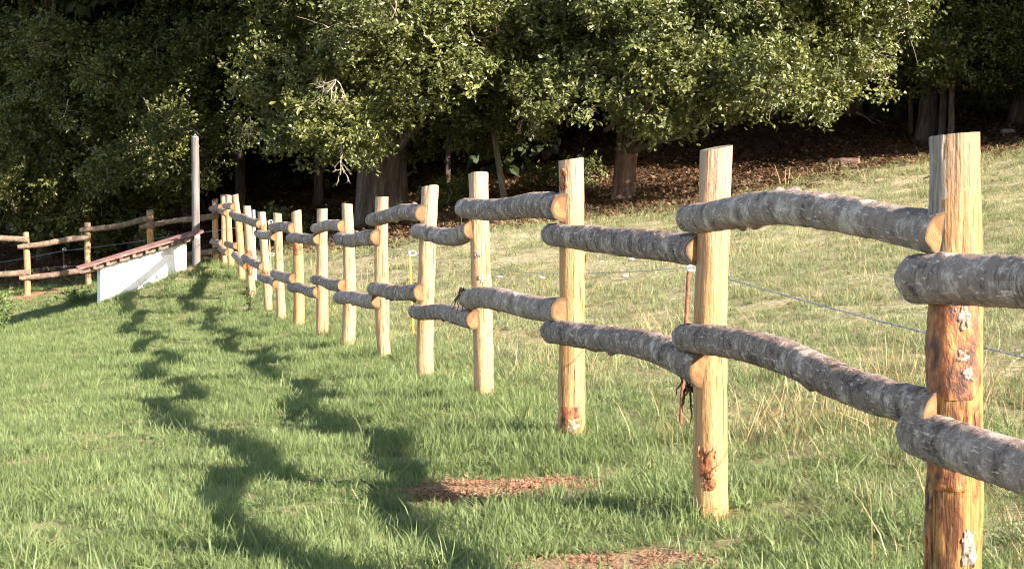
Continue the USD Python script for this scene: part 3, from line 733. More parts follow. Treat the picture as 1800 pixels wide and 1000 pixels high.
# corrugated sheet: waves run down the slope, several sheets
na = 6
for k in range(na):
    a0 = -0.36 + (lw + 0.61) * k / na; a1 = -0.36 + (lw + 0.61) * (k + 1) / na + 0.03
    aa = np.linspace(a0, a1, 3); tt = np.linspace(-0.17, 1.62, 73)
    A_, T_ = np.meshgrid(aa, tt, indexing='ij')
    base = np.array([W0[0], W0[1], 0.0])
    zz = ztop(A_) + 0.085 + 0.018 * np.sin(T_ * 2 * np.pi / 0.14) + 0.004 * k + 0.0 * T_
    V0 = base + A_[..., None] * uw + T_[..., None] * bk + zz[..., None] * Z3
    V1 = V0 - np.array([0, 0, 0.012])
    n0 = V0.reshape(-1, 3); n1 = V1.reshape(-1, 3)
    i, j = np.meshgrid(np.arange(2), np.arange(72), indexing='ij')
    q_ = np.stack([i * 73 + j, (i + 1) * 73 + j, (i + 1) * 73 + j + 1, i * 73 + j + 1], -1).reshape(-1, 4)
    F0 = np.vstack([q_[:, [0, 1, 2]], q_[:, [0, 2, 3]]])
    N = len(n0)
    rim = [(i_ * 73 + j_, i2 * 73 + j2) for (i_, j_, i2, j2) in [(0, j_, 0, j_ + 1) for j_ in range(72)] + [(2, j_ + 1, 2, j_) for j_ in range(72)] + [(i_ + 1, 0, i_, 0) for i_ in range(2)] + [(i_, 72, i_ + 1, 72) for i_ in range(2)]]
    F1 = np.array([[a_, b_, b_ + N] for a_, b_ in rim] + [[a_, b_ + N, a_ + N] for a_, b_ in rim])
    put('roof_sheet', (np.vstack([n0, n1]), np.vstack([F0, F0[:, ::-1] + N, F1])), M_roof, shed)
# red verge board along the visible eave, with pale lichen crumbs
put('eave_board', slant_prism(-0.37, lw + 0.25, ztop(-.37) + 0.070, ztop(-.37) + 0.096, ztop(lw + .25) + 0.070, ztop(lw + .25) + 0.096, -0.20, -0.172), M_roof, shed)
for k in range(9):
    a_ = -0.4 + (lw + 0.5) * (k + 0.3) / 9
    put('rafter_end', slant_prism(a_, a_ + 0.05, ztop(a_) + 0.0, ztop(a_) + 0.062, ztop(a_ + .05) + 0.0, ztop(a_ + .05) + 0.062, -0.165, -0.102), M_beam, shed)
o = np.array([W0[0], W0[1], 0.0]) + uw * (lw + 0.17) - bk * 0.19
m = trimesh.creation.icosphere(2, 0.045); m.apply_translation(o + Z3 * (ztop(lw + .17) + 0.03))
put('end_cap', m, plain('pale_cap', (0.6, 0.58, 0.55)), shed, smooth=True)
# pale stones at the wall's foot
M_stone = mat_noise('pale_stone', 'pos', [(0.3, (0.25, 0.23, 0.21)), (0.6, (0.45, 0.43, 0.40))], nscale=25, rough=0.9, bump=0.5)


def rock(name, c, r, seed, label, cat, group=None, flat=0.6, mat=M_stone):
    m = trimesh.creation.icosphere(3, 1.0)
    v = np.array(m.vertices); v *= (0.75 + 0.6 * fbm(v * 1.4 + seed, 3, seed))[:, None]
    v = v * [r, r * 0.8, r * flat] + c
    return put(name, (v, m.faces), mat, smooth=True, label=label, cat=cat, group=group)


for k, (a_, r_, lab) in enumerate(((1.42, 0.09, 'larger white stone half-way along the foot of the white wall'), (0.78, 0.06, 'small white stone low down at the foot of the white wall'), (0.95, 0.045, 'smallest white stone between the other two at the white wall'))):
    c = W0 + uw * a_ * lw / 2.3 - bk * 0.10
    c[2] = ground(c[0], c[1]) + 0.03
    rock('white_stone', c, r_, 5 + k, lab, 'stone')

# ------------------------------------------------------------------ electric fence: stakes, insulators, wires
M_rust = mat_noise('rusty_iron', 'pos', [(0.3, (0.07, 0.025, 0.016)), (0.7, (0.22, 0.085, 0.05))], nscale=60, rough=0.8, bump=0.3)
M_white = plain('white_plastic', (0.5, 0.5, 0.48), 0.4)
M_yellow = plain('yellow_plastic', (0.5, 0.34, 0.03), 0.45)
M_wire = usdkit.material(stage, L + 'twisted_wire', {'g': ('geometry', {}), 'n': ('noise_texture', {'scale': 70}), 'r': ('rgb_ramp', {'ramp': [(0.42, (0.06, 0.075, 0.12)), (0.55, (0.24, 0.25, 0.27))]}), 'p': ('principled_bsdf', {'roughness': 0.5})},
                         [('g.position', 'n.vector'), ('n.fac', 'r.fac'), ('r.color', 'p.base_color')], surface='p.BSDF')


def stake(base, top, r, mat, label, name='fence_stake', ins=(1.0,), loop=0.02):
    t = thing(name, label, 'stake')
    base, top = np.asarray(base, float), np.asarray(top, float)
    d = top - base
    v, f, _ = tube(np.array([base - 0.2 * d, base + 0.3 * d, base + 0.7 * d, top]), r, 10)
    put('rod', (v, f), mat, t)
    for q_ in ins:
        c = base + q_ * d
        a = np.linspace(0, 2 * np.pi, 13)
        ring = c + np.stack([loop * np.cos(a) + loop * 0.9, 0 * a, loop * np.sin(a) * 0.7], 1)
        v1, f1, _ = tube(ring, 0.006 + r * 0.12, 6)
        m = trimesh.creation.cylinder(r * 1.5, 0.035, sections=12); m.apply_translation(c)
        put('insulator', join([(v1, f1), (m.vertices, m.faces)]), M_white, t)
    return base + d


def wire(pts, r, label, sag=0.03):
    P_ = []
    for a, b in zip(pts[:-1], pts[1:]):
        s = np.linspace(0, 1, 14)[:, None]
        P_.append((np.asarray(a) * (1 - s) + np.asarray(b) * s - Z3 * sag * 4 * s * (1 - s))[:-1])
    P_ = np.vstack([*P_, pts[-1]])
    v, f, _ = tube(P_, r, 6)
    put('fence_wire', (v, f), M_wire, smooth=True, label=label, cat='wire')


sa = px(1195, 768, 8.4); sa[2] = ground(sa[0], sa[1])
ta = px(1211, 470, 8.4)
stake(sa, ta, 0.010, M_rust, 'rusty iron stake with white insulator left of the second post from right')
sb_t = px(720, 445, 17.0); sb = sb_t + [0.04, 0, 0]; sb[2] = ground(sb[0], sb[1])
stake(sb, sb_t, 0.009, M_yellow, 'yellow plastic stake with white hook beyond the fifth post', loop=0.035)
sc_t = px(446, 369, 27.5); sc = px(449, 462, 27.5); sc[2] = ground(sc[0], sc[1])
stake(sc, sc_t, 0.022, plain('bleached_wood', (0.42, 0.39, 0.38), 0.8), 'bleached grey wooden stake behind the fence near its far bend', name='wooden_stake', ins=())
sd_t = px(472, 390, 26.0); sd2 = px(478, 468, 26.0); sd2[2] = ground(sd2[0], sd2[1])
stake(sd2, sd_t, 0.010, M_straw, 'thin tan stake with two white insulators behind the tenth post', ins=(1.0, 0.55), loop=0.035)
se_t = px(111, 438, 37.5); se = px(114, 505, 37.5); se[2] = ground(se[0], se[1])
stake(se, se_t, 0.013, M_rust, 'thin red-brown stake with two white insulators behind the far left fence', ins=(1.0, 0.45), loop=0.035)
wr = px(1800, 628, 5.5); wr2 = wr + (wr - ta) * 0.8
wire([wr2, wr, ta], 0.0028, 'blue and white twisted wire sloping behind the foreground post', 0.01)
wire([ta, sb_t], 0.002, 'faint electric wire from the rusty stake to the yellow stake', 0.10)
wire([sb_t, sd_t], 0.003, 'electric wire from the yellow stake to the thin tan stake', 0.05)
wire([sd_t, px(330, 411, 36.5), px(111, 441, 37.5), px(-60, 470, 38.5)], 0.006, 'thin pale electric wire before the dark wood at left', 0.02)
wire([px(-60, 480, 38.5), px(115, 468, 37.5), px(165, 462, 37.2)], 0.006, 'lower wire at the red-brown stake, left of the shed', 0.02)

# ------------------------------------------------------------------ trees
def oak_leaf(l, w):
    """a folded, slightly curled lobed leaf: 8 vertices, 6 faces, base at the origin, along +x"""
    v = np.array([[0, 0, 0], [0.32 * l, 0.34 * w, 0.06 * l], [0.68 * l, 0.5 * w, 0.05 * l], [l, 0, -0.10 * l], [0.68 * l, -0.5 * w, 0.05 * l], [0.32 * l, -0.34 * w, 0.06 * l], [0.36 * l, 0, -0.015 * l], [0.7 * l, 0, -0.03 * l]])
    f = np.array([[0, 6, 1], [1, 6, 7], [1, 7, 2], [2, 7, 3], [3, 7, 4], [4, 7, 5], [7, 6, 5], [6, 0, 5]])
    return v, f


def euler(a, b, c):
    from scipy.spatial.transform import Rotation as R
    return R.from_euler('zyx', [a, b, c]).as_matrix()


def twig(n, length, leaf, seed, droop=0.3):
    rng = np.random.default_rng(seed)
    parts = []
    for k in range(n):
        t = (k + 1) / n
        p = np.array([length * t * rng.uniform(0.75, 1.05), rng.normal(0, 0.16) * length, rng.normal(0, 0.13) * length])
        v, f = oak_leaf(leaf * rng.uniform(0.45, 1.35), leaf * rng.uniform(0.4, 0.7))
        v = v @ euler(rng.uniform(-1.9, 1.9), rng.normal(0.25, 0.55), rng.normal(0, 0.75)).T + p
        parts.append((v, f))
    return join(parts)


TWIGS = [twig(19, 0.33, 0.092, 40 + k) for k in range(7)]
TWIGS_FAR = [twig(20, 0.44, 0.19, 60 + k) for k in range(4)]


def outward(d, rng, spread=0.55):
    """rotations whose x axis points near d, with z upish"""
    d = d + rng.normal(0, spread, d.shape)
    x = d / np.linalg.norm(d, axis=1, keepdims=True)
    up = np.array([0, 0, 1.0]) + rng.normal(0, 0.35, d.shape)
    y = np.cross(up, x); y /= np.linalg.norm(y, axis=1, keepdims=True)
    z = np.cross(x, y)
    return quat_from(np.stack([x, y, z], -1))


def shell(clumps, per_m2, rng, inner=0.45):
    """points spread through the outer part of ellipsoidal leaf clumps: (pos, outward direction)"""
    P_, D_ = [], []
    for c, r in clumps:
        n = max(6, int(per_m2 * 12.6 * r[0] * r[2] * rng.uniform(0.45, 1.25)))
        d = rng.normal(size=(n, 3)); d /= np.linalg.norm(d, axis=1, keepdims=True)
        rad = (inner + (1 - inner) * rng.random(n) ** 0.6)
        rad *= 0.40 + 1.20 * fbm(d * 2.4 + c * 3.1, 3, 3)
        rad = np.where(rng.random(n) < 0.10, rad * rng.uniform(1.1, 1.5, n), rad)
        P_.append(c + d * r * rad[:, None]); D_.append(d + [0, 0, 0.15])
    return np.vstack(P_), np.vstack(D_)


def crown(parent, clumps, per_m2, seed, mat, protos, scale=(0.8, 1.25), off=None, label=None):
    rng = np.random.default_rng(seed)
    P_, D_ = shell(clumps, per_m2, rng)
    return instancer('crown', parent, protos, mat, P_, outward(D_, rng), rng.uniform(*scale, len(P_)), rng.integers(0, len(protos), len(P_)), off=off, label=label)


def limb_path(a, b, rng, sag=0.15, k=9):
    s = np.linspace(0, 1, k)[:, None]
    L_ = np.linalg.norm(b - a)
    mid = np.array([0, 0, 1.0]) * L_ * sag
    w = np.cumsum(rng.normal(0, 0.03 * L_, (k, 3)), 0) * np.sin(np.pi * s)
    return a * (1 - s) + b * s + mid * np.sin(np.pi * s) + w


def oak(name, label, foot, head, r0, clumps, seed, per_m2=44, bark=None, leafmat=None, protos=None, height=None, limbs=10, group=None, scale=(0.65, 1.3), upper=None, lean=None, twigs=0):
    """foot: base of the trunk; head: a point the trunk passes through higher up; clumps: [(centre, radii)]"""
    rng = np.random.default_rng(seed)
    t = thing(name, label, 'tree', group, loc=foot)
    foot, head = np.asarray(foot, float), np.asarray(head, float)
    H = height or 9.0
    d = (head - foot) / max(head[2] - foot[2], 0.1)
    s = np.concatenate([[-0.5, -0.1, 0.05, 0.2, 0.45, 0.8], np.linspace(1.2, H, 22)])
    damp = np.where(s < 4, s, 4 + (s - 4) * 0.5)
    P_ = foot + np.stack([d[0] * damp, d[1] * damp, s], 1)
    P_[:, :2] += 0.06 * np.stack([np.sin(s * 0.9 + seed), np.cos(s * 0.7 + seed)], 1) * np.clip(s, 0, 3)[:, None] * min(1, r0 * 3)
    R = r0 * (1 - 0.72 * np.clip(s / H, 0, 1)) * (1 + 0.16 * np.exp(-np.clip(s, 0, None) / (r0 * 0.6 + 0.08)))
    sides = 40 if r0 > 0.2 else 14
    v, f, lp = tube(P_ - foot, R, sides, disp=lambda q_: r0 * 0.30 * (fbm(q_ * [1.5, 3.2 / r0 * 0.4, 3.2 / r0 * 0.4], 4, seed) - 0.5), seed=seed)
    put('trunk', (v, f), bark or M_oak, t, lp=lp, smooth=True)
    allc = list(clumps) + list(upper or [])
    order = rng.permutation(len(allc))[:limbs]
    for k in order:
        c, r = allc[k]
        hz = np.clip(c[2] - foot[2] - 0.35 * np.linalg.norm((c - foot)[:2]), 1.0, H - 0.5)
        a = np.array([np.interp(hz, s, P_[:, i]) for i in range(3)])
        path = limb_path(a, np.asarray(c, float), rng, 0.06)
        rr = np.linspace(max(0.02, r0 * 0.28), 0.012, len(path))
        v, f, lp = tube(path - foot, rr, 9, seed=int(k))
        put('limb', (v, f), M_thin, t, lp=lp, smooth=True)
    if clumps:
        crown(t, clumps, per_m2, seed + 1, leafmat or M_leaf, protos or TWIGS, scale, off=foot)
    if len(clumps) > 6:                       # thin boughs and bare twigs showing between the leaves
        tw = []
        for k in rng.permutation(len(clumps))[:len(clumps) // 2]:
            c, r = clumps[k]
            for _ in range(2):
                d0 = rng.normal(size=3) + [0, -0.7, -0.1]; d0 /= np.linalg.norm(d0)
                a = np.asarray(c) - d0 * r * 0.5
                path = limb_path(a, np.asarray(c) + d0 * r * rng.uniform(1.0, 1.7), rng, 0.05)
                tw.append(tube(path - foot, np.linspace(0.012, 0.003, 9), 4)[:2])
                for _ in range(3):
                    i = rng.integers(3, 8)
                    e = path[i] + (d0 + rng.normal(0, 0.7, 3)) * rng.uniform(0.12, 0.3)
                    tw.append(tube(limb_path(path[i], e, rng, 0.05, 5) - foot, np.linspace(0.006, 0.002, 5), 4)[:2])
        q_ = put('twigs', join(tw), M_twigwood, t)
        tag(stage.GetPrimAtPath(q_), kind='stuff')
    if upper:
        rng2 = np.random.default_rng(seed + 2)
        P2, D2 = shell(upper, 5.0, rng2, 0.35)
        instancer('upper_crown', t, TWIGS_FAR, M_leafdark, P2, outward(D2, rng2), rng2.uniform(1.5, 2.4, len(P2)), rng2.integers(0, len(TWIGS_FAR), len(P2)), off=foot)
    return t


def inside(poly, x, y):
    from matplotlib.path import Path
    return Path(poly).contains_points(np.stack([x, y], 1))


def in_poly(poly, x, y):
    poly = np.asarray(poly, float); r = np.zeros(len(x), bool)
    for (x1, y1), (x2, y2) in zip(poly, np.roll(poly, -1, 0)):
        c = ((y1 > y) != (y2 > y)) & (x < (x2 - x1) * (y - y1) / (y2 - y1 + 1e-9) + x1)
        r ^= c
    return r


def fill(poly, n, depth, bulge, rmin, rmax, seed, mind=46, shrink=0.0, flat=0.8, jit=0.7):
    """clump centres that fill a silhouette measured in the picture; bulge: how far the middle comes forward (metres)"""
    rng = np.random.default_rng(seed)
    poly = np.asarray(poly, float)
    lo, hi_ = poly.min(0), poly.max(0)
    got = []
    for _ in range(6000):
        if len(got) >= n:
            break
        p = lo + (hi_ - lo) * rng.random(2)
        if not in_poly(poly, p[:1], p[1:])[0]:
            continue
        if got and min(np.hypot(p[0] - g[0], p[1] - g[1]) for g in got) < mind:
            continue
        got.append(p)
    out = []
    c = (lo + hi_) / 2; h = (hi_ - lo) / 2
    for p in got:
        e = np.clip(1 - ((p[0] - c[0]) / h[0]) ** 2, 0, 1) ** 0.5
        Y = depth - bulge * e + rng.normal(0, jit)
        r = rng.uniform(rmin, rmax)
        out.append((px(p[0], p[1], Y), np.array([r, r, r * flat]) * rng.uniform(0.85, 1.15, 3)))
    return out


def canopy(cx, cy, z0, z1, R, n, r, seed):
    """big clumps of a crown's upper, unseen part"""
    rng = np.random.default_rng(seed)
    out = []
    for k in range(n):
        z = rng.uniform(z0, z1); t = (z - z0) / (z1 - z0)
        rad = R * (1 - 0.75 * t ** 2) * math.sqrt(rng.random())
        a = rng.uniform(0, 2 * np.pi)
        out.append((np.array([cx + rad * math.cos(a), cy + rad * math.sin(a), z]), np.array([r, r, r * 0.75]) * rng.uniform(0.8, 1.2)))
    return out


def foot_at(x, y, Y):
    p = px(x, y, Y); p[2] = ground(p[0], p[1]); return p


# 1: the stout oak left of centre
P1a = [(425, 210), (455, 120), (470, 20), (480, -60), (900, -60), (905, 40), (890, 110), (800, 150), (790, 120), (760, 190), (720, 215), (690, 235), (650, 250), (600, 262), (560, 240), (520, 262), (470, 262), (440, 240)]
c1 = fill(P1a, 84, 34.3, 2.8, 0.26, 0.58, 11, mind=41, jit=0.9)
c1b = fill([(640, 190), (800, 150), (890, 130), (880, 210), (770, 230), (700, 260)], 9, 35.6, 0.4, 0.4, 0.6, 12)
f1 = foot_at(672, 405, 35.2)
oak('oak_tree', 'stout furrowed oak left of centre with sunlit low boughs over its trunk', f1, px(668, 255, 35.2), 0.53, c1 + c1b, 100, height=14, limbs=14, upper=canopy(f1[0], f1[1] + 0.5, 7.6, 17, 5.0, 34, 1.5, 5))
# 2: the leaning oak right of centre with the broad sunlit crown
P2a = [(905, 225), (912, 140), (920, 60), (960, -60), (1625, -60), (1612, 20), (1570, 60), (1545, 110), (1555, 140), (1530, 160), (1470, 150), (1440, 165), (1400, 160), (1350, 175), (1290, 165), (1250, 190), (1180, 205), (1120, 180), (1040, 165), (1000, 200), (960, 215)]
c2 = fill(P2a, 122, 33.4, 2.8, 0.26, 0.58, 21, mind=41, jit=0.9)
f2 = foot_at(1095, 357, 35.0)
oak('oak_tree', 'leaning brown oak right of centre under the broad sunlit crown', f2, px(1108, 200, 35.0), 0.235, c2, 200, bark=M_redbark, height=13, limbs=22, upper=canopy(f2[0] + 1.5, f2[1] + 0.5, 7.6, 17, 5.5, 38, 1.5, 6))
# 3: slim crooked sapling between them
f3 = foot_at(890, 342, 34.0)
oak('young_tree', 'slim crooked young tree between the two big oaks', f3, px(866, 215, 34.0), 0.075, fill([(830, 100), (900, 90), (905, 215), (850, 225)], 7, 34, 0.3, 0.35, 0.5, 31), 300, bark=M_thin, height=4.2, limbs=5)
# 4: dim trees at the left, mostly in the shade of the stout oak
cl = fill([(-40, 60), (60, 40), (130, 90), (260, 70), (330, -60), (420, -60), (410, 40), (350, 110), (300, 180), (320, 260), (290, 300), (200, 320), (150, 300), (110, 330), (40, 330), (-40, 340)], 62, 39.6, 1.6, 0.32, 0.66, 41, mind=42, jit=0.9)
cl += fill([(-60, 325), (330, 300), (335, 375), (200, 395), (-60, 405)], 16, 41.0, 0.4, 0.4, 0.62, 44, mind=44)
f4 = foot_at(85, 440, 42.5)
oak('oak_tree', 'shaded oak at the left edge with low hanging boughs', f4, px(95, 200, 42.5), 0.28, [c for c in cl if c[0][0] < -10.0], 400, height=14, limbs=12, leafmat=M_leaf, upper=canopy(f4[0], f4[1], 8.2, 17, 5, 30, 1.6, 7))
f5 = foot_at(240, 430, 42.0)
oak('oak_tree', 'shaded oak behind the shed and the grey pole', f5, px(250, 200, 42.0), 0.2, [c for c in cl if c[0][0] >= -10.0] + fill([(300, 210), (400, 150), (420, 230), (390, 300), (330, 290)], 8, 40.0, 0.5, 0.4, 0.6, 43), 500, height=13, limbs=10, leafmat=M_leaf, upper=canopy(f5[0] + 0.7, f5[1], 8.2, 17, 5, 30, 1.6, 8))
# 5: trunks at the right, in deep shade
f6 = foot_at(1500, 205, 43.0)
oak('oak_tree', 'pinkish sunlit trunk at the right, behind the crown edge', f6, px(1503, 120, 43.0), 0.20, fill([(1400, -50), (1560, -50), (1540, 60), (1430, 60)], 8, 42, 0.5, 0.5, 0.7, 51), 600, bark=M_redbark, height=13, limbs=4, upper=canopy(f6[0], f6[1], 9.2, 18, 4.5, 26, 1.6, 9))
f7 = foot_at(1625, 246, 39.0)
oak('oak_tree', 'dark leaning trunk left of the tall foreground post', f7, px(1640, 130, 39.0), 0.23, fill([(1590, 0), (1800, 0), (1850, 60), (1800, 110), (1700, 105), (1600, 110)], 18, 38.5, 0.6, 0.45, 0.7, 52), 700, height=14, limbs=8, upper=canopy(f7[0] + 1, f7[1], 8.6, 18, 5, 32, 1.6, 10))
f8 = foot_at(1671, 244, 38.2)
oak('young_tree', 'thin lit trunk right behind the tall foreground post', f8, px(1673, 140, 38.2), 0.075, [], 800, bark=M_thin, height=6.5, limbs=0)
f8 = foot_at(1655, 246, 38.6)
oak('young_tree', 'thin mottled trunk between the dark leaning trunk and the thin lit one', f8, px(1659, 140, 38.6), 0.085, [], 810, bark=M_thin, height=6.5, limbs=0)
f9 = foot_at(1600, 226, 40.0)
oak('young_tree', 'slender pale trunk left of the dark leaning trunk', f9, px(1601, 120, 40.0), 0.055, [], 820, bark=M_thin, height=6, limbs=0)
f10 = foot_at(1790, 240, 39.5)
oak('oak_tree', 'dark oak at the right edge of the picture', f10, px(1800, 120, 39.5), 0.25, fill([(1700, -40), (1880, -40), (1880, 110), (1760, 120), (1700, 70)], 12, 38.8, 0.5, 0.5, 0.7, 53), 900, height=13, limbs=6, upper=canopy(f10[0] + 2, f10[1], 8.6, 18, 5, 32, 1.6, 12))
# deeper trunks
for k, (x_, y_, Y, r_, lab) in enumerate((
        (785, 330, 41.0, 0.07, 'thin dark trunk deep in the wood right of the stout oak'), (420, 400, 42.0, 0.13, 'dark trunk deep in the wood behind the far bend of the fence'),
        (330, 410, 44.0, 0.14, 'dark trunk deep in the wood just left of the grey pole'), (960, 320, 44.0, 0.13, 'dark trunk deep in the wood left of the leaning oak'),
        (1250, 270, 46.0, 0.16, 'dark trunk deep in the wood right of the leaning oak'), (1380, 230, 47.0, 0.22, 'dark trunk deep in the wood left of the pinkish trunk'),
        (1730, 215, 46.0, 0.24, 'dark trunk deep in the wood right of the tall foreground post'), (20, 430, 46.0, 0.17, 'dark trunk deep in the wood at the left edge'), (160, 420, 46.0, 0.15, 'dark trunk deep in the wood behind the far left fence'), (560, 390, 44.0, 0.13, 'dark trunk deep in the wood left of the stout oak'))):
    ff = foot_at(x_, y_, Y)
    oak('forest_tree', lab, ff, ff + [0.1, 0, 3], r_, [], 1000 + k, height=15, limbs=0, upper=canopy(ff[0], ff[1] + 1.0, 7.5, 18, 4.5, 26, 1.7, 60 + k) + canopy(ff[0], ff[1] + 1.0, ff[2] + 2.2, 8.5, 3.0, 12, 1.0, 90 + k))
# the wood's edge going on to the right of the frame, along which the sun comes in
for k, (x_, y_) in enumerate(((15.5, 35.8), (18.5, 33.4), (22, 30.6), (26.5, 27.2))):
    ff = np.array([x_, y_, float(ground(x_, y_))])
    oak('forest_tree', 'oak of the wood edge outside the picture at right', ff, ff + [0.1, 0, 3], 0.3, [], 1200 + k, height=15, limbs=0, group='wood edge trees outside the picture', upper=canopy(x_, y_, ff[2] + 1.6, ff[2] + 15, 4.2, 42, 1.6, 70 + k))
# the mass of the wood behind
rng = np.random.default_rng(77)
cc = []
for k in range(330):
    x_ = rng.uniform(-30, 36); y_ = rng.uniform(48, 66)
    z_ = float(ground(x_, y_)) + rng.uniform(-0.3, 15)
    r_ = rng.uniform(1.4, 2.3)
    cc.append((np.array([x_, y_, z_]), np.array([r_, r_, r_ * 0.8])))
P_, D_ = shell(cc, 1.9, rng, 0.3)
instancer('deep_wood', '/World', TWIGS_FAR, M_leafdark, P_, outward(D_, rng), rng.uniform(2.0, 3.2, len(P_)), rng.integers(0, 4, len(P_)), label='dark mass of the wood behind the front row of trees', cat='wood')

# undergrowth: small leafy shrubs at the wood's edge
for k, (x_, y_, Y, w_, h_, lab) in enumerate(((785, 345, 35.5, 0.55, 0.6, 'low green shrub lit by the sun right of the stout oak trunk'), (815, 330, 36.5, 0.5, 0.5, 'dim shrub behind the slim crooked young tree'), (1005, 335, 37, 0.6, 0.6, 'dim shrub left of the leaning oak'),
                                         (1560, 215, 42, 0.5, 0.5, 'dim shrub right of the pinkish trunk'), (500, 385, 36.5, 0.6, 0.6, 'dim shrub left of the stout oak trunk'), (1740, 215, 41.5, 0.6, 0.5, 'dim shrub right of the tall foreground post'), (300, 425, 38.5, 0.5, 0.5, 'dim shrub left of the grey pole'))):
    c = foot_at(x_, y_ + 25, Y)
    t = thing('shrub', lab, 'shrub', loc=c)
    rng = np.random.default_rng(1500 + k)
    stems = []
    for _ in range(7):
        e = c + [rng.normal(0, w_ * 0.5), rng.normal(0, w_ * 0.4), h_ * rng.uniform(0.6, 1.0)]
        v, f, _ = tube(limb_path(c, e, rng, 0.05) - c, np.linspace(0.012, 0.004, 9), 5)
        stems.append((v, f))
    put('stems', join(stems), M_twigwood, t)
    cl_ = [(c + np.array([rng.normal(0, w_ * 0.5), rng.normal(0, w_ * 0.4), h_ * rng.uniform(0.3, 0.8)]), np.array([0.3, 0.3, 0.22])) for _ in range(7)]
    P_, D_ = shell(cl_, 30, rng, 0.2)
    instancer('foliage', t, TWIGS, M_leaf, P_, outward(D_, rng), rng.uniform(0.6, 1.0, len(P_)), rng.integers(0, 7, len(P_)), off=c)


# bare dead twigs hanging from the crowns
def dead_branch(label, x_, y_, Y, seed, n=9, size=0.7, dirs=(0.3, 0, -1)):
    rng = np.random.default_rng(seed)
    parts = []
    o = px(x_, y_, Y)

    def grow(p, d, length, r_, lev):
        k = 7
        path = [p]
        for _ in range(k):
            d = d + rng.normal(0, 0.28, 3); d = d / np.linalg.norm(d)
            path.append(path[-1] + d * length / k)
        path = np.array(path)
        v, f, _ = tube(path, np.linspace(r_, r_ * 0.45, k + 1), 5)
        parts.append((v, f))
        if lev < 2:
            for _ in range(3 if lev == 0 else 2):
                i = rng.integers(2, k)
                grow(path[i], d + rng.normal(0, 0.8, 3), length * 0.55, r_ * 0.55, lev + 1)
    for _ in range(n):
        dd = np.asarray(dirs, float) + rng.normal(0, 0.4, 3)
        grow(o, dd / np.linalg.norm(dd), size * rng.uniform(0.6, 1.1), 0.009, 0)
    put('dead_branch', join(parts), M_twigwood, smooth=True, label=label, cat='branch')


dead_branch('bare pale twigs hanging below the broad crown right of the leaning oak trunk', 1165, 192, 30.9, 3, 5, 0.62, (0.35, -0.1, -0.7))
dead_branch('bare forked twig tip reaching out at the lower right of the broad crown', 1262, 188, 30.6, 4, 2, 0.35, (0.1, -0.1, -0.8))
dead_branch('spray of bare twigs at the left of the stout oak crown', 590, 140, 30.4, 5, 5, 0.7, (-0.2, -0.1, -1))
dead_branch('bare twigs hanging left of the stout oak trunk', 600, 255, 31.0, 6, 3, 0.75, (0.1, 0, -1))
dead_branch('bare crooked twigs above the slim young tree', 930, 198, 31.5, 8, 3, 0.5, (0.3, 0, -1))
dead_branch('bare twig below the crown edge left of the stout oak', 440, 205, 32.0, 9, 3, 0.5, (-0.2, 0, -1))

# fallen log and branches on the forest floor
lg = foot_at(1490, 292, 33.8)
v, f, lp = tube(np.array([lg + [-0.33, 0.2, 0.07], lg + [-0.1, 0.0, 0.09], lg + [0.2, -0.15, 0.08]]), [0.085, 0.10, 0.095], 16, seed=3)
put('fallen_log', (v, f), M_redbark, lp=lp, label='short reddish cut log lying at the edge of the fallen leaves', cat='log')
rng = np.random.default_rng(5)
br = [tube(limb_path(foot_at(1505, 175, 42) + [0, 0, 0.3], foot_at(1550, 210, 41.5) + [0, 0, 0.05], rng, 0.0), np.linspace(0.03, 0.015, 9), 6)[:2], tube(limb_path(foot_at(1530, 190, 42) + [0, 0, 0.15], foot_at(1580, 205, 41) + [0, 0, 0.05], rng, 0.0), np.linspace(0.02, 0.01, 9), 6)[:2]]
put('fallen_branch', join(br), M_twigwood, smooth=True, label='fallen forked branch leaning at the pinkish trunk', cat='branch')
c = foot_at(1772, 245, 38.0)
rock('mossy_stone', c + [0, 0, 0.05], 0.16, 61, 'grey-brown stone among fallen leaves at upper right', 'stone', mat=mat_noise('mossy_stone', 'pos', [(0.3, (0.13, 0.11, 0.07)), (0.6, (0.27, 0.23, 0.17))], nscale=15, rough=0.9, bump=0.5))

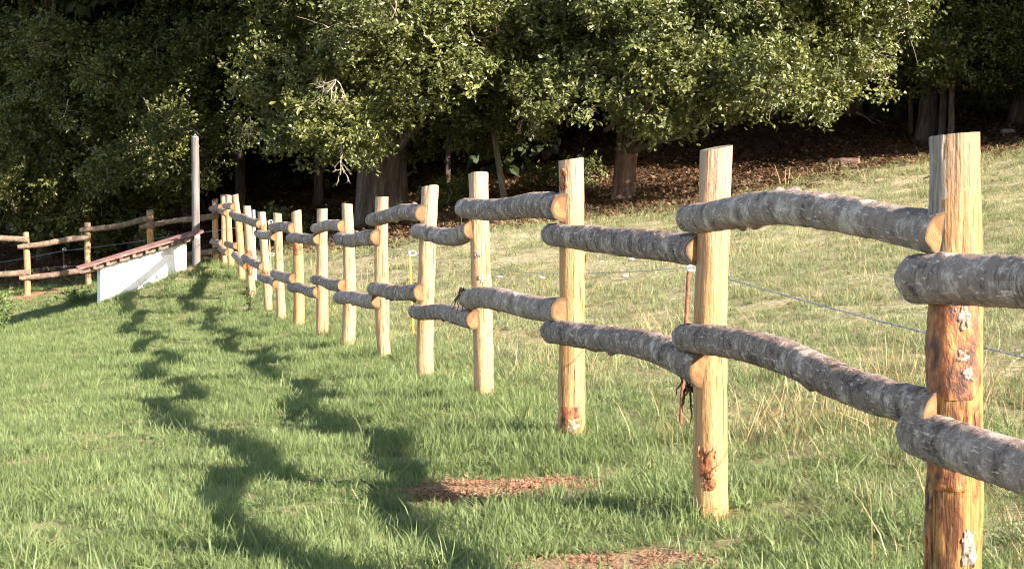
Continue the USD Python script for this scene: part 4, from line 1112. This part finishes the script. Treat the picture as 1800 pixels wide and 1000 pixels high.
# ------------------------------------------------------------------ grass
def blades(n, radius, h, w, seed, lean=0.5, flat=False):
    rng = np.random.default_rng(seed)
    V, F = [], []
    for k in range(n):
        a, rr = rng.uniform(0, 2 * np.pi), radius * math.sqrt(rng.random())
        base = np.array([rr * math.cos(a), rr * math.sin(a), -0.01])
        hh = h * rng.uniform(0.45, 1.15); ww = w * rng.uniform(0.7, 1.25)
        da = rng.uniform(0, 2 * np.pi); l = lean * rng.uniform(0.2, 1.3)
        out = np.array([math.cos(da), math.sin(da), 0]); sd_ = np.array([-out[1], out[0], 0]) * ww / 2
        if flat:
            pts = [base + [0, 0, 0.015 + 0.02 * rng.random()], base + out * hh * 0.5 + [0, 0, 0.03 + rng.uniform(-0.01, 0.02)], base + out * hh + [0, 0, 0.012 + 0.02 * rng.random()]]
            wd = [1, 0.9, 0.5]
        else:
            curve = l * np.array([0, 0.18, 0.55, 1.0]) * hh
            zz = np.array([0, 0.42, 0.78, 1.0]) * hh * (1 - 0.28 * min(l, 1.2))
            pts = [base + out * c_ + [0, 0, z_] for c_, z_ in zip(curve, zz)]
            wd = [0.8, 1.0, 0.75, 0]
        n0 = len(V)
        for p, q_ in zip(pts[:-1], wd[:-1]):
            V += [p - sd_ * q_, p + sd_ * q_]
        V.append(pts[-1])
        m_ = len(pts) - 1
        for i in range(m_ - 1):
            b = n0 + 2 * i
            F += [[b, b + 1, b + 3], [b, b + 3, b + 2]]
        b = n0 + 2 * (m_ - 1)
        F.append([b, b + 1, n0 + 2 * m_])
    return np.array(V), np.array(F)


def scatter(seed, dens, y0=4.0, y1=46.0, margin=1.2):
    """random points in the camera's field of view (and a margin), density per square metre = dens(x, y)"""
    rng = np.random.default_rng(seed)
    P_ = []
    for a in np.arange(y0, y1, 1.0):
        hw = 0.3056 * (a + 1) + margin
        dm = dens(np.linspace(-hw, hw, 60), np.full(60, a + 0.5)).max() * 1.3
        n = rng.poisson(max(dm, 0) * 2 * hw)
        x = rng.uniform(-hw, hw, n); y = rng.uniform(a, a + 1, n)
        keep = rng.random(n) * dm < dens(x, y)
        P_.append(np.stack([x[keep], y[keep]], 1))
    return np.vstack(P_)


def shed_clear(x, y):
    rel = np.stack([x - W0[0], y - W0[1]], -1)
    a = rel @ uw[:2]; b = rel @ bk[:2]
    return ((a < -0.02) | (a > lw + 0.02) | (b < -0.01) | (b > 1.52)).astype(float)


def tuftmap(x, y, s, seed):
    return fbm(np.stack([x * s, y * s, 0 * x], -1), 3, seed)


def lod(y, k=1.0):
    return np.minimum(1, (8.5 / np.maximum(y, 4)) ** (1.35 * k))


def lawn_d(x, y):
    s = side(x, y)
    return 700 * lod(y) * np.clip(0.5 - s / 1.4 + 0.35, 0, 1) * (1 - earth(x, y)) ** 2 * np.clip(0.35 - woods(x, y) / 1.0, 0, 1) * shed_clear(x, y) * np.clip(-0.45 + 2.9 * tuftmap(x, y, 3.1, 3), 0.10, 1.2)


def field_d(x, y):
    s = side(x, y)
    return 430 * lod(y) * np.clip(s / 0.9 + 0.15, 0, 1) * np.clip(0.4 - woods(x, y) / 1.6, 0, 1) * (1 - earth(x, y)) * np.clip(-0.3 + 2.3 * tuftmap(x, y, 1.7, 4), 0.15, 1.1)


def plant(name, protos, mat, xy, seed, scale, label, cat, tilt=0.36, grow=0.028, yscale=None):
    rng = np.random.default_rng(seed)
    n = len(xy)
    z = ground(xy[:, 0], xy[:, 1])
    sc = rng.uniform(*scale, n) * (1 + grow * np.maximum(xy[:, 1] - 9, 0))
    if yscale is not None:
        sc3 = np.stack([sc, sc, sc * yscale(xy[:, 0], xy[:, 1])], 1)
    else:
        sc3 = np.repeat(sc[:, None], 3, 1)
    instancer(name, '/World', protos, mat, np.column_stack([xy, z]), yaw_quats(rng.uniform(0, 6.283, n), np.abs(rng.normal(0, tilt, n)), rng.uniform(0, 6.283, n)), sc3, rng.integers(0, len(protos), n), label=label, cat=cat)
    return n


LAWN = [blades(17, 0.045, 0.064, 0.0034, 10 + k, 0.95) for k in range(5)] + [blades(15, 0.05, 0.055, 0.0036, 20 + k, 1.6) for k in range(4)]
LONG = [blades(15, 0.06, 0.17, 0.0046, 30 + k, 1.15) for k in range(5)]
FIELD = [blades(14, 0.05, 0.075, 0.0040, 40 + k, 0.9) for k in range(5)] + [blades(12, 0.07, 0.10, 0.0036, 50 + k, 0.3, flat=True) for k in range(3)]
STRAW = [blades(7, 0.06, 0.24, 0.0030, 60 + k, 0.8) for k in range(4)]
LYING = [blades(9, 0.10, 0.17, 0.0036, 70 + k, 0.3, flat=True) for k in range(4)]


def lawn_h(x, y):
    return np.clip(-0.15 + 2.3 * tuftmap(x, y, 2.9, 8), 0.4, 1.7) + 0.25 * np.exp(-(side(x, y) / 0.5) ** 2)


ng = plant('lawn_grass', LAWN, M_grass, scatter(1, lawn_d), 1, (0.75, 1.2), 'short green lawn grass on the bank left of the fence', 'grass', yscale=lawn_h)
ng += plant('field_grass', FIELD, M_field, scatter(2, field_d), 2, (0.7, 1.2), 'short dry pasture grass right of the fence', 'grass', yscale=lambda x, y: np.clip(-0.35 + 2.6 * tuftmap(x, y, 2.2, 9), 0.3, 2.2))


def long_d(x, y):
    s = side(x, y)
    near = np.exp(-((s - 0.35) / 0.55) ** 2) * np.clip((13 - y) / 4, 0.0, 1)
    rim = np.exp(-((s - 1.2) / 1.6) ** 2) * np.clip((13 - y) / 4, 0, 1)
    local = np.exp(-(((x - 2.0) / 0.5) ** 2 + ((y - 7.0) / 0.8) ** 2)) + np.exp(-(((x - 1.55) / 0.35) ** 2 + ((y - 5.6) / 0.6) ** 2)) + 0.8 * np.exp(-(((x - 2.6) / 0.5) ** 2 + ((y - 9.0) / 0.8) ** 2))
    near = np.maximum(near, local)
    low = np.clip((7.5 - y) / 2, 0, 1) * (s < 0) * 0.35
    return 150 * np.clip(tuftmap(x, y, 2.6, 15) - 0.40, 0, 1) * 3.0 * np.maximum(np.maximum(near * 0.9, rim * 0.6), low) * (1 - earth(x, y)) ** 2 + 40 * lod(y) * np.clip(tuftmap(x, y, 3.5, 16) - 0.56, 0, 1) * 4 * (s < 0.2) * (woods(x, y) < -1) * shed_clear(x, y) * (1 - earth(x, y)) ** 2


ROSETTE = []
rng = np.random.default_rng(33)
for k in range(4):
    parts = []
    for j in range(8):
        l_ = rng.uniform(0.03, 0.065)
        v, f = oak_leaf(l_, l_ * rng.uniform(0.4, 0.8))
        parts.append((v @ euler(j * 0.8 + rng.normal(0, 0.2), -rng.uniform(0.1, 0.7), rng.normal(0, 0.2)).T + [0, 0, rng.uniform(0.005, 0.03)], f))
    ROSETTE.append(join(parts))
ng += plant('lawn_weeds', ROSETTE, M_herb, scatter(9, lambda x, y: 6 * (1 - earth(x, y)) ** 3 * np.clip(tuftmap(x, y, 0.8, 27) - 0.4, 0, 1) * 4 * (woods(x, y) < -1) * shed_clear(x, y) * (y < 20)), 9, (0.45, 0.9), 'small broad-leaved weeds in the turf', 'weeds', tilt=0.15, grow=0.0)
ng += plant('long_grass', LONG, M_grass, scatter(3, long_d), 3, (0.6, 1.15), 'longer coarse grass tufts along the foot of the fence', 'grass', tilt=0.3, grow=0.005)


def straw_d(x, y):
    s = side(x, y)
    a = np.exp(-(((x - px(1500, 760, 8.0)[0]) / 0.55) ** 2 + ((y - 8.3) / 0.7) ** 2)) * 90
    b = np.exp(-(((x - px(1640, 640, 9.5)[0]) / 0.5) ** 2 + ((y - 9.5) / 0.7) ** 2)) * 30
    e = np.exp(-(((x - px(1150, 560, 13)[0]) / 0.6) ** 2 + ((y - 13) / 1.0) ** 2)) * 25
    return a + b + e + 16 * lod(y, 0.6) * np.clip(s, 0, 1) * np.clip(tuftmap(x, y, 0.9, 17) - 0.45, 0, 1) * 4 * (woods(x, y) < 0.6)


ng += plant('dry_stalks', STRAW, M_straw, scatter(4, straw_d), 4, (0.7, 1.4), 'pale dry grass stalks standing in the pasture', 'dry grass', tilt=0.4, grow=0.005)


def lying_d(x, y):
    s = side(x, y)
    return 120 * lod(y) * np.clip(s + 0.1, 0, 1) * np.clip(tuftmap(x, y, 1.6, 18) - 0.25, 0, 1) * 2 * (woods(x, y) < 0.8) + 14 * lod(y) * (s < 0) * (woods(x, y) < -1) * shed_clear(x, y)


ng += plant('lying_straw', LYING, M_straw, scatter(5, lying_d), 5, (0.6, 1.2), 'dry straw blades lying between the grass', 'dry grass', tilt=0.12, grow=0.02)

# fallen oak leaves
rng = np.random.default_rng(55)
LEAFL = []
for k in range(6):
    parts = []
    for _ in range(9):
        v, f = oak_leaf(0.085 * rng.uniform(0.7, 1.2), 0.05 * rng.uniform(0.8, 1.3))
        v = v @ euler(rng.uniform(0, 6.28), rng.normal(0, 0.35), rng.normal(0, 0.4)).T + [rng.normal(0, 0.11), rng.normal(0, 0.11), 0.02 + 0.02 * rng.random()]
        parts.append((v, f))
    LEAFL.append(join(parts))


def leaf_d(x, y):
    w = woods(x, y)
    return 62 * np.clip((w + 2.0) / 2.8, 0, 1) ** 1.3 * np.clip(0.2 + 1.4 * tuftmap(x, y, 1.2, 19), 0.2, 1.1) * shed_clear(x, y) + 1.6 * np.clip((w + 8) / 8, 0, 1) ** 1.5 * (side(x, y) > -1)


ng += plant('fallen_leaves', LEAFL, M_litter, scatter(6, leaf_d, 18, 48, 2), 6, (0.75, 1.25), 'reddish fallen oak leaves on the forest floor', 'leaves', tilt=0.2, grow=0.0)
# sparse woodland grass at the border
ng += plant('woodland_grass', FIELD, M_field, scatter(7, lambda x, y: 26 * np.clip(1 - np.abs(woods(x, y) - 1.5) / 3.5, 0, 1) * np.clip(tuftmap(x, y, 0.8, 20) - 0.35, 0, 1) * 3 * shed_clear(x, y), 24, 44), 7, (0.8, 1.5), 'sparse grass between the fallen leaves', 'grass', grow=0.02)

# wood chips on the bare earth patches
CHIPS = []
for k in range(5):
    parts = []
    for _ in range(24):
        l_ = rng.uniform(0.003, 0.010); w_ = rng.uniform(0.0016, 0.004)
        v, f = box([-l_, -w_, -0.0015], [l_, w_, 0.0015])
        v = v @ euler(rng.uniform(0, 6.28), rng.normal(0, 0.3), rng.normal(0, 0.3)).T + [rng.normal(0, 0.05), rng.normal(0, 0.05), 0.008 * rng.random() + 0.004]
        parts.append((v, f))
    CHIPS.append(join(parts))
ng += plant('wood_chips', CHIPS, M_chip, scatter(8, lambda x, y: 420 * earth(x, y) * (y < 12) + 40 * earth(x, y) * (y >= 12)), 8, (0.6, 1.2), 'reddish wood chips and crumbs on the bare earth patches', 'wood chips', tilt=0.15, grow=0.01)

# pale scraps in the field
for k, (x_, y_, lab) in enumerate(((803, 403, 'pale scrap in the pasture nearest the wood, left of the fourth post'), (878, 493, 'pale scrap in the pasture just right of the fourth post'), (953, 495, 'pale scrap in the pasture left of the third post'), (1057, 466, 'pale scrap in the pasture under the crooked upper rail'),
                                  (1110, 462, 'pale scrap in the pasture, further right under the crooked upper rail'), (1098, 492, 'largest pale scrap in the pasture right of the third post'))):
    Y = 17.0
    for _ in range(60):
        p = px(x_, y_, Y)
        dz = p[2] - float(ground(p[0], p[1]))
        Y += dz * 4
    p = px(x_, y_, Y); p[2] = float(ground(p[0], p[1])) + 0.05
    rock('pale_scrap', p, 0.032 + 0.008 * (k % 3), 200 + k, lab, 'scrap', flat=0.35)


# ------------------------------------------------------------------ small plants
def herb(name, label, cat, c, h, w, n, seed, leaf=0.07, leafmat=None, flowers=0):
    rng = np.random.default_rng(seed)
    t = thing(name, label, cat, loc=c)
    stems, tips = [], []
    for _ in range(n):
        e = c + np.array([rng.normal(0, w * 0.5), rng.normal(0, w * 0.5), h * rng.uniform(0.55, 1.0)])
        path = limb_path(c + np.array([rng.normal(0, w * .2), rng.normal(0, w * .2), -0.03]), e, rng, 0.05)
        v, f, _ = tube(path - c, np.linspace(0.006, 0.0025, 9), 5)
        stems.append((v, f)); tips.append(path)
    put('stems', join(stems), leafmat or M_leaf, t)
    lv = []
    for path in tips:
        for i in range(1, 9):
            for _ in range(3):
                v, f = oak_leaf(leaf * rng.uniform(0.6, 1.2), leaf * 0.55)
                v = v @ euler(rng.uniform(0, 6.28), rng.normal(0.2, 0.5), rng.normal(0, 0.5)).T + path[i] + rng.normal(0, 0.02, 3) - c
                lv.append((v, f))
    put('leaves', join(lv), leafmat or M_leaf, t)
    for k in range(flowers):
        p = tips[k % len(tips)][-1 - (k // len(tips)) * 2] - c + rng.normal(0, 0.03, 3)
        pt = []
        for j in range(9):
            v, f = oak_leaf(0.05, 0.04)
            pt.append((v @ euler(j * 0.7, -0.5 + 0.25 * (j % 2), 0).T + p, f))
        put('flower', join(pt), M_flower, t)


M_flower = plain('pale_yellow_petal', (0.72, 0.62, 0.22), 0.6)
c = np.array([px(-2, 575, 26.5)[0], 26.5, 0.0]); c[2] = float(ground(c[0], c[1]))
herb('flowering_plant', 'leafy plant with pale yellow flowers at the left edge of the lawn', 'plant', c, 0.75, 0.35, 12, 3, 0.08, M_herb, 9)
c = np.array([px(140, 530, 31.5)[0], 31.5, 0.0]); c[2] = float(ground(c[0], c[1]))
herb('weed', 'dark nettle-like weed at the shed corner before the shadow', 'plant', c, 0.3, 0.5, 16, 4, 0.07, M_herb)
c = PB[10] + [-0.25, -0.1, 0]; c[2] = float(ground(c[0], c[1]))
herb('weed', 'dark thin weed climbing beside a leaning post far along the fence', 'plant', c, 0.5, 0.1, 4, 5, 0.05, M_leafdark)
c = px(1375, 318, 31.3); c[2] = float(ground(c[0], c[1]))
t = thing('dead_stalks', 'few tall dry stalks at the wood edge between the two nearest posts', 'dead plant', loc=c)
for k, (dx, dz) in enumerate(((-0.14, 0.42), (0.02, 0.34), (0.05, 0.38), (0.2, 0.25))):
    v, f, _ = tube(np.array([[0.05 * k, 0, -0.05], [0.05 * k + dx * 0.5, 0, dz * 0.5], [0.05 * k + dx, 0.02, dz]]), [0.012, 0.010, 0.006], 5)
    put('stalk', (v, f), M_straw, t)
print('instances', ng)
